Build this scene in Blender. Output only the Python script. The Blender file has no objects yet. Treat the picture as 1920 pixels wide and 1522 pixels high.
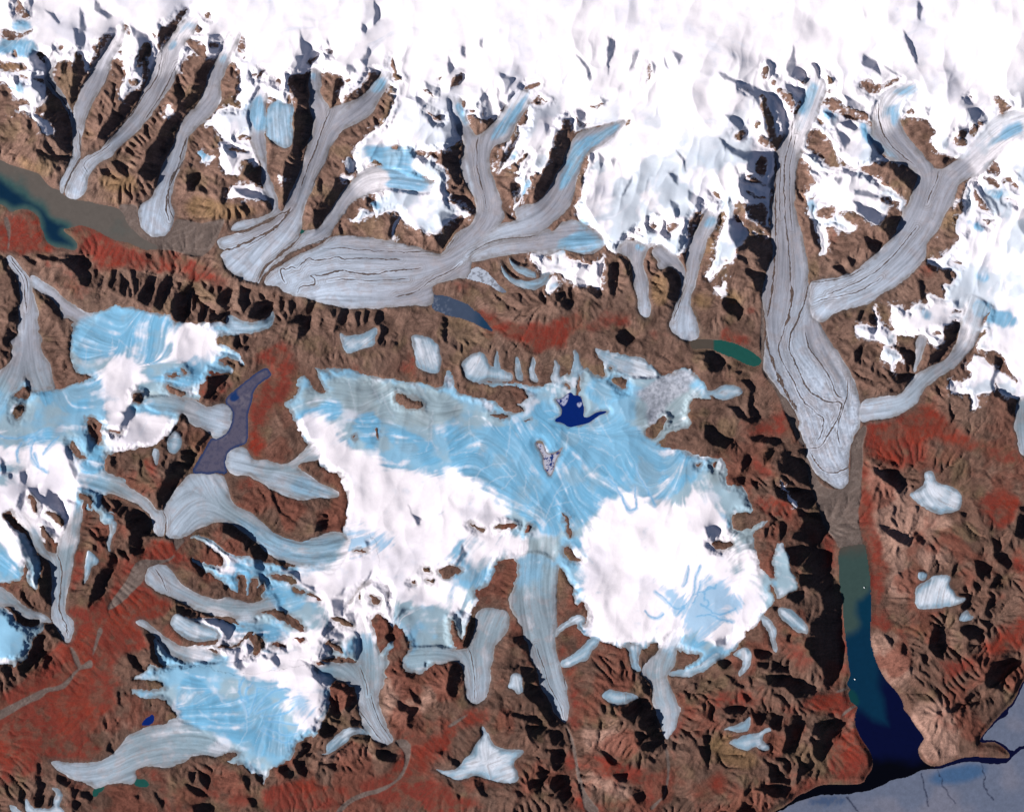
"""Landsat-like view of glaciers, ice caps and a fjord, built as real terrain."""
SKY, SUN, EXPO = 0.05, 5.0, 0.66
D_GLACIERS = """G valley_glacier|narrow grey glacier with thin dark stripes joining the leftmost upper tongue from its west side
t A0
p 345,490 400,400 430,420 390,500 392,570 425,640 475,700 512,770 545,850 552,960 535,960 528,880 495,830 465,775 430,730 375,685 348,610
f 400,430 365,520 385,620 450,700 510,800 540,900
m 6 355,600 430,700 470,740 515,820 538,900
G valley_glacier|long pale glacier whose narrow debris-edged end squeezes beside a wider tongue above the muddy lake
t A0
p 880,180 925,165 930,260 905,350 860,400 835,450 820,540 790,620 750,690 705,760 670,830 645,900 630,970 610,1050 605,1120 612,1180 585,1220 520,1350 490,1400 478,1465 455,1440 445,1390 470,1330 510,1270 540,1190 550,1080 545,950 550,850 560,800 590,720 620,650 660,590 680,540 700,500 770,390 830,310 880,240
f 900,190 860,320 780,480 720,620 640,760 600,880 585,1000 575,1120 575,1180 510,1320 465,1440
m 9 612,1180 570,1240 530,1320 490,1400 478,1465
m 5 590,980 605,1030 598,1100 610,1170
m 5 820,540 780,650 700,770 650,890 630,1000
G valley_glacier|bluish glacier bending down to a broad rounded snout at the muddy lake's edge
t A0
p 1440,120 1500,130 1460,210 1420,290 1370,330 1350,420 1320,530 1300,640 1230,720 1180,800 1120,880 1070,950 1000,1020 940,1070 880,1120 840,1180 760,1210 710,1260 670,1310 660,1400 640,1450 600,1490 560,1503 490,1475 495,1400 530,1330 570,1260 620,1185 700,1150 780,1110 810,1050 880,990 940,900 1000,830 1050,740 1090,640 1130,540 1180,430 1220,380 1250,310 1330,200
f 1450,150 1350,270 1270,430 1200,600 1140,750 1040,880 920,1020 820,1110 700,1190 620,1260 570,1380 550,1480
m 6 1215,380 1200,520 1150,620 1080,720 980,870 860,1000 800,1090
m 5 1330,480 1280,580 1220,700 1160,800 1090,900
m 5 660,1300 620,1220 780,1130 830,1080
G valley_glacier|long glacier ending in a club-shaped white foot on the grey outwash plain
t A0
p 1740,230 1800,215 1790,290 1740,400 1710,480 1670,580 1652,650 1668,730 1645,790 1600,850 1500,940 1410,1020 1405,1100 1385,1200 1340,1280 1310,1350 1290,1450 1278,1530 1305,1580 1312,1630 1300,1690 1270,1740 1225,1775 1170,1780 1110,1760 1070,1720 1045,1670 1038,1600 1050,1540 1090,1515 1140,1480 1170,1430 1195,1330 1215,1260 1245,1190 1290,1110 1325,1000 1345,945 1400,860 1470,800 1512,720 1545,640 1562,540 1612,470 1642,400 1690,300
f 1760,250 1680,430 1610,600 1580,740 1480,850 1380,970 1340,1120 1290,1260 1250,1400 1190,1560 1170,1740
m 9 1405,1030 1360,1130 1340,1250 1280,1330 1255,1450 1240,1550 1270,1660
m 7 1385,1200 1310,1300 1270,1400 1262,1520 1300,1640
G valley_glacier|thin grey glacier beside a pink rock spur, feeding the fan's top strip
t B0
p 200,640 240,700 230,800 240,870 215,960 240,1060 235,1150 240,1260 260,1340 300,1420 325,1500 325,1580 380,1590 290,1640 220,1670 150,1700 50,1730 -20,1735 -30,1710 0,1670 100,1650 200,1630 290,1590 290,1570 270,1520 215,1420 195,1330 210,1260 180,1190 140,1110 125,1040 130,960 110,900 100,830 130,760 160,700
f 200,680 180,820 165,980 170,1100 215,1240 235,1360 290,1480 310,1570 200,1650 0,1710
G ice_patch|bright blue ice apron on a plateau between two dark shadowed cliffs
t B0
p 250,790 330,750 370,790 440,790 445,850 430,920 440,1000 430,1090 390,1120 330,1095 270,1060 240,1010 225,950 240,880
f 340,780 340,900 360,1080
G valley_glacier|glacier with two arms meeting in a Y and spreading into a striped fan
t B0
p 570,530 600,510 640,540 650,640 640,690 660,740 700,790 715,825 735,798 790,790 850,770 920,740 990,690 1030,630 1080,580 1100,530 1150,520 1160,580 1145,640 1110,710 1080,770 1020,860 940,920 840,960 780,1010 740,1070 700,1150 690,1210 640,1290 610,1330 580,1430 545,1500 520,1560 510,1640 500,1740 460,1810 400,1860 330,1920 250,1980 205,2040 170,2100 155,2125 100,2110 20,2070 -50,2030 -85,1960 -110,1900 -60,1880 -100,1870 -115,1840 -130,1810 -110,1790 -60,1770 30,1750 150,1710 250,1665 330,1610 380,1570 385,1530 410,1470 450,1370 490,1280 530,1150 555,1060 580,980 590,900 572,850 550,780 565,720 550,640
f 610,560 600,700 650,830 670,930 620,1080 560,1250 510,1420 470,1560 380,1700 200,1850 100,1980 20,2050
f 1130,560 1050,700 900,840 760,930 680,1020 620,1180 560,1350 500,1530 450,1680 330,1850 200,2000 160,2100
f 430,1540 330,1640 200,1720 50,1780 -100,1810
m 8 715,825 690,900 640,1010 600,1130 540,1280 500,1400
m 16 420,1560 380,1640 290,1720 200,1770 100,1820 0,1865 -80,1882
m 14 410,1580 330,1608 250,1662 150,1704 30,1746
m 6 690,1210 640,1290 605,1350 575,1440
m 5 440,1570 330,1690 200,1790 90,1850
G valley_glacier|slim glacier draining a fan of blue ice and wedged between the two great piedmont lobes
t B1
p 930,190 1000,150 1080,130 1200,150 1300,200 1400,230 1500,250 1480,330 1380,330 1250,310 1150,290 1050,310 980,345 900,380 850,440 810,500 760,560 735,600 715,650 660,690 560,720 450,770 340,840 260,900 215,960 175,1010 165,985 200,920 270,840 350,780 430,720 500,640 530,610 620,605 640,580 690,500 740,420 790,340 850,270 890,230
f 1400,280 1200,240 1000,240 880,330 780,480 690,600 560,680 420,750 280,860 200,960
m 20 715,655 640,705 520,738 420,790 310,870 230,940 180,1010
m 12 500,640 430,720 300,820 220,900 172,1000
G valley_glacier|largest central glacier spreading into a wide banded lobe crossed by wavy dark moraine lines
t B0
p 1600,700 1700,740 1690,800 1730,900 1780,980 1825,1025 1890,970 1960,900 2000,860 2060,760 2080,700 2140,680 2220,690 2190,820 2150,870 2120,920 2090,990 2050,1060 1980,1080 1920,1120 1910,1200 1915,1290 1945,1345 1960,1400 1990,1480 2005,1520 2000,1560 2030,1600 2015,1665 1930,1740 1840,1830 1790,1900 1770,1970 1780,2085 1700,2085 1600,2110 1500,2130 1480,2170 1500,2220 1480,2300 1400,2290 1200,2300 1100,2310 950,2315 800,2310 700,2280 600,2260 540,2230 470,2220 380,2200 340,2150 290,2140 230,2140 218,2100 260,2040 350,1990 450,1920 560,1880 650,1830 720,1775 850,1765 1000,1780 1200,1815 1350,1850 1440,1880 1540,1910 1570,1880 1620,1820 1640,1770 1700,1720 1780,1680 1812,1600 1810,1520 1770,1430 1715,1340 1690,1240 1690,1200 1720,1160 1720,1060 1660,950 1620,830
f 1650,740 1690,900 1790,1080 1800,1250 1850,1450 1880,1600 1800,1740 1650,1880 1450,1960 1200,1960 900,1950 650,1950 400,2050 280,2110
f 2080,760 1960,960 1880,1080 1870,1250 1910,1450 1930,1600 1880,1720 1720,1900 1500,2020 1250,2080 950,2080 650,2140 450,2190
f 1750,2000 1600,2080 1450,2180 1300,2230 1000,2260 700,2240
f 1540,1930 1300,1880 1000,1840 750,1830 500,1930
m 5 1500,1890 1300,1890 1200,1890 1120,1880 1060,1885 1000,1875 900,1875 800,1855 720,1865 650,1865
m 7 1250,1950 1050,1945 960,1935 880,1945 810,1950 780,1920 700,1945 600,1960 560,1930 530,1945 500,1980 470,2025 430,1990 390,2030 350,2005 340,2050 380,2120
m 9 1400,2010 1250,2030 1130,2040 1040,2065 950,2055 870,2040 800,2025 720,2050 640,2065 550,2065 600,2090 610,2140 500,2140 470,2200
m 7 1700,1970 1620,2040 1480,2090 1400,2160 1350,2195 1200,2230
m 6 1825,1025 1810,1200 1830,1330 1870,1450 1890,1560
m 6 1400,1870 1500,1900 1545,1900 1600,1860 1660,1780
m 4 1300,2090 1100,2100 1000,2110 850,2090 700,2110
G valley_glacier|blue diagonal glacier flowing from the upper right past a black cliff to the lobe
t C0
p 1080,930 1170,900 1130,960 1100,1020 1060,1080 900,1135 860,1190 830,1290 800,1360 790,1450 770,1520 720,1600 660,1640 590,1710 500,1770 350,1790 200,1800 60,1860 0,1900 30,1840 130,1740 250,1670 370,1660 330,1590 390,1535 450,1540 540,1500 590,1430 640,1330 700,1240 720,1160 760,1070 800,1010 860,980 940,960
f 1120,940 950,1050 800,1200 700,1400 600,1580 450,1690 250,1740 100,1800 -50,1900
m 5 500,1770 350,1786 200,1796 60,1860 -20,1920
G valley_glacier|short wide blue-white glacier entering the central lobe from the east above a rusty ridge
t C0
p 800,1640 880,1700 950,1740 1000,1780 1025,1840 960,1890 880,1910 760,1890 690,1860 640,1890 570,1910 500,1890 430,1890 300,1910 200,1930 20,1970 -20,1960 0,1900 60,1860 200,1800 350,1790 500,1770 590,1710 620,1750 700,1660
f 950,1790 750,1800 500,1830 250,1850 50,1900 -100,2000
G hanging_glacier|thin white sickle-shaped glacier on the brown slope south of the central lobe
t C1
p 228,830 245,880 290,940 340,975 420,990 500,985 560,940 605,935 580,990 520,1050 440,1055 370,1030 300,990 250,930
f 600,950 500,1020 380,1005 290,950 235,850
G hanging_glacier|slender white glacier just above the sickle-shaped one on the brown slope
t C1
p 290,790 320,840 380,880 450,905 500,930 510,970 440,960 370,930 320,880
f 500,950 400,920 300,810
G valley_glacier|grey-blue glacier narrowing to a small bulb at its end on an ochre slope
t C1
p 1180,680 1260,700 1340,730 1400,700 1330,760 1305,830 1305,900 1345,980 1345,1050 1335,1100 1360,1150 1365,1210 1340,1260 1310,1268 1280,1240 1258,1180 1270,1130 1240,1060 1225,980 1220,900 1210,820 1140,790 1090,740
f 1280,720 1260,800 1265,900 1290,1000 1300,1100 1310,1240
G valley_glacier|glacier with a smooth pale spatula-shaped foot just left of the teal lake
t C1
p 1780,440 1860,480 1860,590 1800,640 1770,700 1770,760 1740,830 1720,920 1710,980 1670,1080 1655,1160 1690,1250 1720,1340 1730,1390 1700,1430 1640,1440 1580,1415 1520,1370 1500,1330 1515,1270 1560,1160 1600,1080 1610,1000 1630,900 1620,840 1640,740 1690,620 1740,540
f 1800,500 1740,640 1690,760 1670,900 1650,1040 1610,1160 1600,1300 1610,1420
m 5 1632,960 1602,1080 1562,1190 1530,1275
G valley_glacier|small crooked tributary hugging the west side of the spatula-footed glacier
t C1
p 1370,750 1430,710 1480,760 1550,800 1600,860 1620,920 1615,1020 1590,1090 1530,1240 1510,1270 1550,1150 1590,1050 1590,950 1530,890 1490,870 1440,910 1410,880 1415,840 1370,800
f 1400,760 1520,860 1600,960 1600,1060 1540,1200
G valley_glacier|huge straight trunk glacier running south with dark lengthwise stripes to a looped crumpled snout
t D1
p 790,-640 840,-620 865,-520 900,-520 910,-430 870,-350 850,-270 800,-190 760,-110 740,-10 720,50 698,100 692,200 685,300 680,400 690,470 715,570 740,660 760,760 775,840 788,900 780,960 785,1010 790,1080 790,1200 810,1260 870,1300 900,1370 950,1450 1010,1530 1060,1610 1110,1690 1140,1770 1165,1860 1170,1940 1160,2000 1180,2080 1130,2140 1110,2190 1090,2260 1085,2340 1080,2420 1085,2500 1060,2525 1030,2550 990,2540 940,2510 890,2470 840,2430 800,2360 770,2290 780,2240 740,2160 705,2090 720,2040 690,1980 660,1920 600,1850 575,1835 530,1760 470,1690 440,1640 450,1560 450,1460 470,1400 465,1330 455,1250 440,1180 430,1100 440,1050 460,960 480,890 510,830 520,760 500,680 500,430 525,380 525,300 490,280 500,240 550,190 535,50 535,30 560,-10 620,-120 600,-180 640,-190 665,-215 690,-240 720,-320 775,-380 760,-480 770,-520
f 830,-560 800,-350 700,-150 640,20 620,200 610,400 620,600 630,800 630,1000 600,1200 580,1400 620,1600 720,1850 820,2050 850,2200 900,2350 1000,2500
f 880,-480 790,-250 690,0 660,200 660,400 680,600 710,800 730,1000 700,1200 660,1400 700,1550 820,1700 920,1860
f 570,50 560,300 530,500 525,800 500,1000 460,1250 470,1450 550,1650 650,1850 720,2050 760,2200 820,2380
f 850,1350 900,1500 1000,1650 1080,1800 1100,1950
m 8 665,-210 660,-100 630,0 605,100 600,250 605,400 615,600 640,750 640,900 650,1020
m 15 650,1020 662,1120 640,1230 600,1330
m 8 600,1330 580,1430 555,1470 560,1530 600,1620 650,1700 690,1790 740,1890 800,1930 850,1990 900,2010 900,2060 880,2130 850,2200
m 10 540,60 535,300 540,500 535,700 530,900 510,1050 500,1180 470,1260
m 18 470,1400 480,1500 530,1640 590,1760 620,1850 700,1960
m 9 785,1010 770,1100 740,1190 700,1290 655,1360 640,1450 640,1520 690,1600 720,1680 760,1770 820,1840 900,1880 960,1900 1030,1890 1035,1930 1010,2010 960,2100 900,2190 860,2240 790,2240
m 7 760,1370 790,1500 860,1580 910,1660 960,1740 980,1820 1010,1860 1040,1860
m 11 790,2260 830,2340 890,2410 960,2430 1040,2410 1080,2380
m 7 1080,1720 1075,1850 1050,1920 1010,2040 1000,2130 1020,2220
m 4 690,-100 665,0 645,100 640,300 650,500 665,600
m 4 580,80 570,200 568,400 572,520
G valley_glacier|broad curving glacier formed by two blue arms that sweeps west into the straight trunk glacier
t E0
p 860,710 950,660 1110,600 1130,660 1060,720 990,790 980,860 1000,940 1040,1010 1090,1080 1150,1140 1200,1210 1282,1285 1380,1220 1450,1180 1500,1140 1530,1080 1580,1040 1640,980 1680,920 1740,870 1840,840 1960,820 1960,1010 1850,1040 1790,1080 1740,1130 1690,1190 1640,1260 1580,1310 1500,1340 1430,1380 1410,1450 1395,1500 1370,1550 1320,1620 1290,1710 1240,1770 1190,1820 1180,1860 1190,1920 1160,1970 1110,2020 1050,2080 1000,2120 930,2170 850,2200 800,2250 750,2280 680,2300 600,2320 520,2340 460,2370 430,2410 390,2420 330,2380 310,2320 310,2200 310,2120 380,2100 500,2085 600,2060 690,2010 770,1940 850,1870 890,1820 950,1760 980,1690 1000,1630 1015,1560 1040,1550 1065,1490 1090,1420 1130,1330 1100,1290 1040,1240 950,1210 880,1170 810,1120 760,1050 790,1000 775,910 785,850 805,780
f 1080,640 900,760 860,900 900,1020 1020,1150 1150,1290 1180,1420 1120,1600 1000,1820 860,1980 650,2120 450,2180 360,2260
f 1920,900 1750,960 1600,1090 1450,1230 1300,1340 1240,1480 1180,1650 1060,1850 900,2020 720,2150 500,2230 400,2340
m 7 830,760 830,900 860,1000 920,1090 1000,1160 1100,1240
m 7 1282,1285 1265,1350 1230,1430 1190,1530
m 6 1120,1700 1000,1850 900,1960 750,2080 600,2150 450,2210
m 6 330,2120 500,2100 620,2070 720,2010
m 5 330,2280 420,2240 560,2220 700,2180 850,2080
G valley_glacier|smooth grey tongue ending bluntly beside the crumpled snout above the red slope
t E2
p 1490,-270 1560,-260 1640,-200 1670,-160 1620,-100 1600,-20 1560,100 1490,180 1430,250 1350,310 1290,340 1240,390 1180,420 1150,490 1100,560 1060,590 1000,620 930,650 850,668 750,672 720,692 695,675 680,630 690,550 720,520 780,505 870,495 960,485 1010,465 1050,410 1080,350 1120,320 1200,280 1280,240 1340,210 1370,170 1400,110 1430,50 1440,-50 1480,-120 1500,-200
f 1580,-220 1540,-100 1500,50 1430,180 1300,290 1180,370 1100,470 1000,560 850,590 720,610
G valley_glacier|narrow straight side glacier dropping onto the smooth grey tongue from a snowy summit
t E2
p 1110,30 1190,40 1180,120 1150,200 1110,310 1090,315 1110,200
f 1150,40 1140,150 1100,300
G valley_glacier|pale strip of ice along the right edge of the picture beside dark brown slopes
t E2
p 1860,520 1960,480 1960,950 1900,930 1870,850 1870,790 1840,720 1860,640
f 1900,520 1880,700 1910,900
G icecap|small blue icecap with a short neck, shaped like a teapot on the brown plateau
t E2
p 1180,1055 1230,1050 1255,1085 1250,1120 1290,1150 1380,1160 1440,1210 1455,1290 1440,1350 1400,1360 1340,1365 1260,1375 1200,1340 1150,1310 1100,1280 1055,1225 1100,1200 1160,1170 1175,1130 1165,1080
f 1400,1280 1250,1230 1210,1080
G ice_patch|triangular blue ice patch with a straight lower edge east of the fjord
t E3
p 1100,850 1110,800 1160,770 1210,740 1260,715 1300,710 1380,720 1350,780 1400,840 1410,870 1470,880 1490,890 1440,930 1380,945 1300,955 1200,960 1110,960
f 1300,730 1270,830 1250,940
G ice_patch|tiny blue ice patch just above the triangular one east of the fjord
t E3
p 1120,690 1150,680 1195,700 1190,740 1150,755 1125,730
G ice_patch|small ragged blue patch below and right of the triangular ice patch
t E3
p 1450,1000 1500,970 1510,1010 1550,1020 1520,1050 1450,1060 1430,1040
G valley_glacier|striped glacier tapering to a point against the red flats at the far left
t A1
p 72,788 110,830 150,870 190,920 222,965 240,1010 248,1080 270,1130 282,1180 300,1240 275,1290 300,1340 280,1370 312,1400 325,1440 300,1470 330,1550 370,1590 395,1660 400,1740 420,1800 340,1810 240,1830 215,1740 195,1690 190,1760 130,1790 100,1830 0,1900 -40,1900 -40,1700 20,1650 60,1620 95,1560 85,1520 110,1480 80,1440 95,1420 140,1400 130,1350 150,1260 130,1180 158,1160 150,1050 138,960 100,910 60,860 50,820
f 300,1800 230,1600 210,1400 200,1200 190,1050 140,930 80,810
f 20,1850 130,1650 180,1450 190,1250
m 6 80,800 130,870 180,930 210,1000 205,1100 195,1220
m 6 75,830 140,910 180,980 190,1080 195,1180
G valley_glacier|straight grey-blue outlet running northwest from the blue icecap to the pointed glacier
t A1
p 225,935 280,955 340,1000 400,1030 440,1080 500,1130 560,1170 640,1220 700,1240 720,1300 600,1330 540,1280 520,1262 475,1275 465,1230 440,1180 380,1110 320,1080 255,1045 232,1000
f 700,1290 560,1220 420,1110 300,1030 230,970
G valley_glacier|rounded blue-grey lobe pushing from the west into the floe-covered lake
t A2
p 1050,520 1150,500 1250,490 1350,510 1440,510 1500,545 1560,575 1630,550 1690,540 1735,580 1748,640 1720,730 1670,795 1610,812 1570,770 1520,725 1430,710 1410,650 1360,610 1280,620 1150,600
f 1100,540 1300,560 1450,600 1600,660 1700,680
G valley_glacier|narrow grey tongue meeting the broad fan at a point below a black cliff
t A2
p 580,1060 700,1080 800,1060 900,1110 950,1160 1030,1210 1110,1260 1150,1320 1190,1350 1220,1340 1245,1380 1245,1460 1230,1540 1190,1545 1150,1510 1145,1400 1080,1330 1000,1280 900,1240 800,1220 700,1190 600,1160
f 650,1110 800,1150 950,1210 1080,1290 1180,1400 1200,1500
m 6 1215,1340 1245,1400 1245,1480 1235,1535
G valley_glacier|wide pale fan of ice with curved bands damming the south end of the floe-covered lake
t A3
p 1220,210 1280,120 1340,40 1400,-30 1440,-48 1560,-45 1660,-45 1700,0 1716,60 1726,130 1760,190 1830,220 1920,270 1990,340 2060,400 2160,440 2260,465 2350,440 2440,400 2530,380 2600,410 2640,450 2620,520 2560,640 2480,720 2380,660 2250,640 2150,620 2080,590 2000,540 1940,480 1880,440 1800,370 1740,325 1640,312 1550,340 1470,370 1400,425 1330,437 1245,430 1250,360 1235,290
f 2550,480 2300,530 2050,480 1850,330 1650,220 1480,180 1350,300 1280,400
f 1850,330 1650,200 1600,100 1550,0
G valley_glacier|white paw-shaped lobe reaching the lake from the east below a rusty hill
t B2
p -70,960 -50,900 0,875 70,870 100,900 130,960 160,975 240,965 300,995 380,1000 450,965 530,890 560,830 640,830 660,960 560,980 500,985 460,1020 560,1080 640,1140 780,1200 790,1240 700,1260 600,1250 500,1280 400,1250 300,1200 220,1150 150,1110 90,1080 0,1085 -40,1060 -68,1010
f 600,900 450,1000 250,1030 50,980 -40,960
f 720,1220 500,1150 300,1080
G valley_glacier|forked glacier with a dark centre line and a long narrow snout on the red plain
t A3
p 500,150 620,200 620,270 600,340 600,450 580,500 555,570 545,670 530,760 510,840 490,910 485,990 530,1030 555,1070 555,1130 530,1200 500,1222 470,1180 440,1120 400,1070 385,1000 390,900 390,760 390,660 370,610 310,570 260,510 230,430 210,360 130,290 100,220 180,260 240,310 300,360 310,450 340,520 400,550 430,555 435,480 445,450 470,400 500,360 515,290 500,200
f 560,200 540,380 500,560 470,750 440,950 490,1150
f 150,250 240,370 330,540 420,680 440,850
m 7 430,555 465,650 465,780 440,930 460,1030 500,1090 510,1170
m 4 480,1080 520,1140
G valley_glacier|small grey tongue touching the lower flank of the forked glacier at the left edge
t A3
p -40,780 60,830 130,890 200,950 280,990 350,1010 388,1045 385,1068 330,1060 290,1080 300,1040 240,1042 180,1030 130,990 85,940 30,950 -40,920
f 20,850 150,940 300,1020 380,1055
G hanging_glacier|thin white thread of ice between two brown ridges east of the forked glacier
t A3
p 780,300 850,290 885,320 870,380 840,430 830,490 832,545 810,510 805,450 830,370 820,320
f 850,310 840,400 820,530
G valley_glacier|long glacier with a rounded white snout pointing west across a brown outwash fan
t A3
p 1090,720 1100,670 1150,640 1210,628 1260,640 1300,690 1330,750 1390,800 1470,840 1560,880 1640,900 1700,870 1760,890 1840,920 1920,920 2000,880 2050,850 2090,920 2080,960 1980,985 1900,1000 1920,1080 1840,1060 1740,1020 1620,1020 1500,985 1400,930 1290,880 1200,840 1130,800 1095,760
f 2050,920 1850,960 1650,950 1450,890 1300,810 1200,740 1130,680
m 4 1160,660 1210,720 1250,830
G valley_glacier|slim pale glacier with a pointed white tip below the rounded white snout
t A3
p 1012,1070 1040,1042 1085,1045 1130,1085 1200,1140 1280,1200 1370,1250 1450,1250 1540,1260 1640,1300 1700,1330 1600,1370 1500,1350 1380,1340 1280,1310 1220,1230 1150,1150 1090,1110
f 1600,1330 1400,1290 1280,1240 1160,1140 1040,1060
G ice_patch|bright blue oval ice patch on a brown shelf between the two west-pointing glaciers
t A3
p 1280,1060 1310,1000 1360,1010 1450,1060 1530,1090 1640,1120 1660,1180 1560,1210 1480,1210 1400,1190 1320,1130 1285,1090
f 1320,1030 1450,1120 1600,1170
G valley_glacier|broad tongue of the southwest icecap with a pointed western tip on red ground
t A4
p 378,1140 430,1130 530,1150 650,1150 740,1140 820,1100 870,1060 920,990 970,930 1040,910 1120,870 1190,880 1300,830 1400,850 1500,900 1600,980 1700,1040 1790,1080 1720,1060 1680,1070 1620,1110 1590,1090 1500,1090 1430,1100 1410,1140 1330,1155 1310,1180 1230,1190 1130,1170 1060,1180 1010,1220 1030,1270 1000,1315 920,1300 860,1300 780,1320 720,1350 690,1330 650,1300 560,1280 450,1215 400,1170
f 1650,1040 1450,1000 1200,1010 1000,1060 850,1140 700,1200 550,1210 430,1160
G valley_glacier|grey glacier with fine parallel stripes ending in a slanted tip on a red valley floor
t B4
p 950,0 1000,180 1060,260 1085,330 1110,355 1150,370 1165,400 1140,440 1110,470 1130,520 1120,570 1080,620 1075,680 1100,750 1130,840 1150,900 1195,965 1180,1005 1140,1010 1090,995 1040,975 1000,930 950,870 960,830 920,740 930,680 905,610 900,560 800,540 700,500 620,460 590,440 640,430 750,400 830,400 920,410 935,340 940,250 940,200 900,150 920,60
f 960,50 990,250 1010,420 1000,600 1010,760 1080,900 1150,990
f 650,460 800,470 920,560 970,720
m 5 940,430 990,560 1000,650
m 5 930,750 990,830 1040,910 1110,990
m 4 1020,640 1060,780 1110,880 1180,980
G hanging_glacier|small blue-grey side glacier curling under the slanted-tip glacier
t B4
p 690,1080 680,1030 720,980 790,920 860,880 940,880 990,920 1010,950 930,930 880,940 830,1000 760,1050 700,1090 610,1070
f 960,900 820,930 700,1060
G valley_glacier|grey glacier whose square end is split in two lobes by a thin bright line
t B4
p 1290,300 1450,280 1600,290 1690,300 1750,290 1790,190 1815,90 1800,40 1860,-20 1960,-10 2060,20 2060,110 2040,180 2000,220 1960,260 1940,310 1940,390 1915,460 1920,540 1905,620 1880,670 1830,705 1795,710 1750,685 1735,630 1725,540 1715,450 1690,400 1640,385 1590,395 1540,410 1470,390 1420,385 1430,470 1380,490 1260,440 1260,400 1300,360
f 1950,0 1880,150 1830,350 1840,550 1830,680
f 1350,360 1550,340 1720,370 1760,500 1780,680
m 4 1750,290 1780,360 1798,500 1800,700
G valley_glacier|long dagger-shaped glacier with a dark crack ending in a sharp point at a river
t C3
p 370,570 450,540 550,550 620,590 670,650 662,750 652,850 652,950 660,1060 640,1150 645,1250 670,1350 690,1400 705,1470 740,1540 735,1610 752,1680 745,1760 720,1823 695,1800 640,1750 620,1690 580,1610 530,1545 515,1430 460,1340 442,1230 400,1160 400,1090 320,1000 288,880 340,790 380,720 375,640
f 500,560 480,750 480,950 530,1150 580,1350 630,1550 710,1800
m 5 500,1240 540,1350 570,1430 590,1530 640,1610 690,1700 710,1800
m 5 690,1400 705,1470 725,1560
G hanging_glacier|small pale ice tongue joining the dagger-shaped glacier above a dark red slope
t C3
p 640,1150 660,1090 730,1060 790,1010 850,1010 880,1060 800,1080 740,1095 690,1130 645,1190
f 850,1030 740,1080 650,1160
G hanging_glacier|wider pale ice tongue joining the dagger-shaped glacier below a dark red slope
t C4
p 675,390 740,350 810,310 870,260 900,210 980,220 960,280 910,310 900,370 830,400 750,430 700,440
f 950,230 850,340 690,420
G valley_glacier|blue-grey glacier ending in a V-shaped tip among brown and red hills
t C4
p 1430,280 1500,180 1560,150 1600,170 1570,260 1550,330 1545,410 1510,460 1480,500 1500,560 1540,640 1570,720 1590,745 1570,800 1550,890 1510,940 1480,980 1455,950 1430,860 1400,760 1370,700 1375,600 1360,540 1290,500 1280,460 1340,380 1400,330
f 1550,180 1480,330 1430,470 1450,620 1490,800 1480,960
G hanging_glacier|curved blue-white ice arm along the rim of the snow dome feeding the V-tipped glacier
t C4
p 1480,480 1560,450 1650,460 1740,420 1800,370 1860,330 1880,370 1800,430 1700,490 1600,510 1540,500
f 1850,360 1700,460 1520,490
G hanging_glacier|narrow blue-grey finger of ice west of the V-tipped glacier
t C4
p 1150,250 1290,260 1280,330 1260,400 1290,450 1250,470 1200,400 1200,310
f 1230,260 1230,350 1265,450
G hanging_glacier|white curling glacier with a thin tail at the snow dome's southeast corner
t D4
p 430,20 470,60 520,100 545,160 535,230 550,310 535,325 500,260 490,190 460,140 430,100
f 450,40 510,150 540,310
G hanging_glacier|short hooked white glacier pointing down-left south of the snow dome
t D4
p 300,280 345,290 360,350 340,430 280,500 262,500 260,470 300,400 260,360 215,340 240,310
f 320,300 320,400 270,490
G hanging_glacier|grey-blue fan of ice ending at the great black cliff beside the fjord
t D4
p 550,-20 640,-10 700,40 740,80 780,130 785,185 740,180 690,160 650,130 600,90 560,50
f 580,0 680,80 760,160
G ice_patch|butterfly-shaped white and blue ice patch in a dark hollow of the southeast hills
t D4
p 170,995 260,960 330,930 400,930 440,900 490,885 508,910 450,920 430,980 480,1010 490,1050 440,1060 390,1020 330,1065 310,1050 240,1030
G ice_patch|wispy blue ice streak just above the butterfly-shaped patch
t D4
p 130,895 220,870 300,840 340,790 350,850 310,930 200,905
G ice_patch|starfish-shaped blue patch in the dark hills between the dagger and V-tipped glaciers
t C4
p 985,650 1040,590 1100,610 1200,620 1280,650 1240,680 1150,710 1090,715 1040,690
G ice_patch|small hazy blue patch on the brown hills left of the dagger-shaped glacier
t C4
p 310,490 350,470 400,490 390,560 410,620 370,640 340,600 285,585 310,540
G icecap|winged blue icecap with a white westward beak at the bottom centre
t B4
p 1478,1188 1560,1205 1640,1200 1690,1170 1720,1120 1770,1080 1810,1000 1870,950 1845,875 1880,890 1930,980 1950,1030 2060,1045 2190,1050 2130,1110 2080,1160 2130,1220 2130,1280 2080,1300 1990,1300 1880,1260 1800,1240 1750,1260 1680,1280 1600,1250 1530,1210
f 2100,1080 1950,1130 1800,1180 1600,1220
f 1880,920 1850,1050 1900,1220
G ice_patch|white hooked ice patch in the dark brown hills at the bottom left corner
t A4
p 370,1335 440,1340 475,1380 470,1430 440,1470 490,1500 480,1540 200,1540 190,1450 200,1400 250,1500 300,1480 390,1500 410,1420 430,1380
G ice_patch|thin white sliver of ice at the bottom edge near the left corner
t A4
p 60,1460 130,1480 200,1540 110,1540
G ice_patch|smooth leaf-shaped blue ice patch on the brown plateau south of the central lobe
t B2
p 1310,40 1380,30 1470,50 1520,100 1550,180 1550,240 1530,330 1450,310 1360,280 1360,200 1340,110
f 1400,50 1440,180 1480,310
G icecap|round pale dome of ice with a blue rim right of the leaf-shaped patch
t B2
p 1690,250 1740,200 1790,165 1850,160 1890,190 1915,270 2010,290 2100,330 2060,390 1920,375 1800,390 1740,360 1720,310
f 1850,200 1820,280 1760,350
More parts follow.
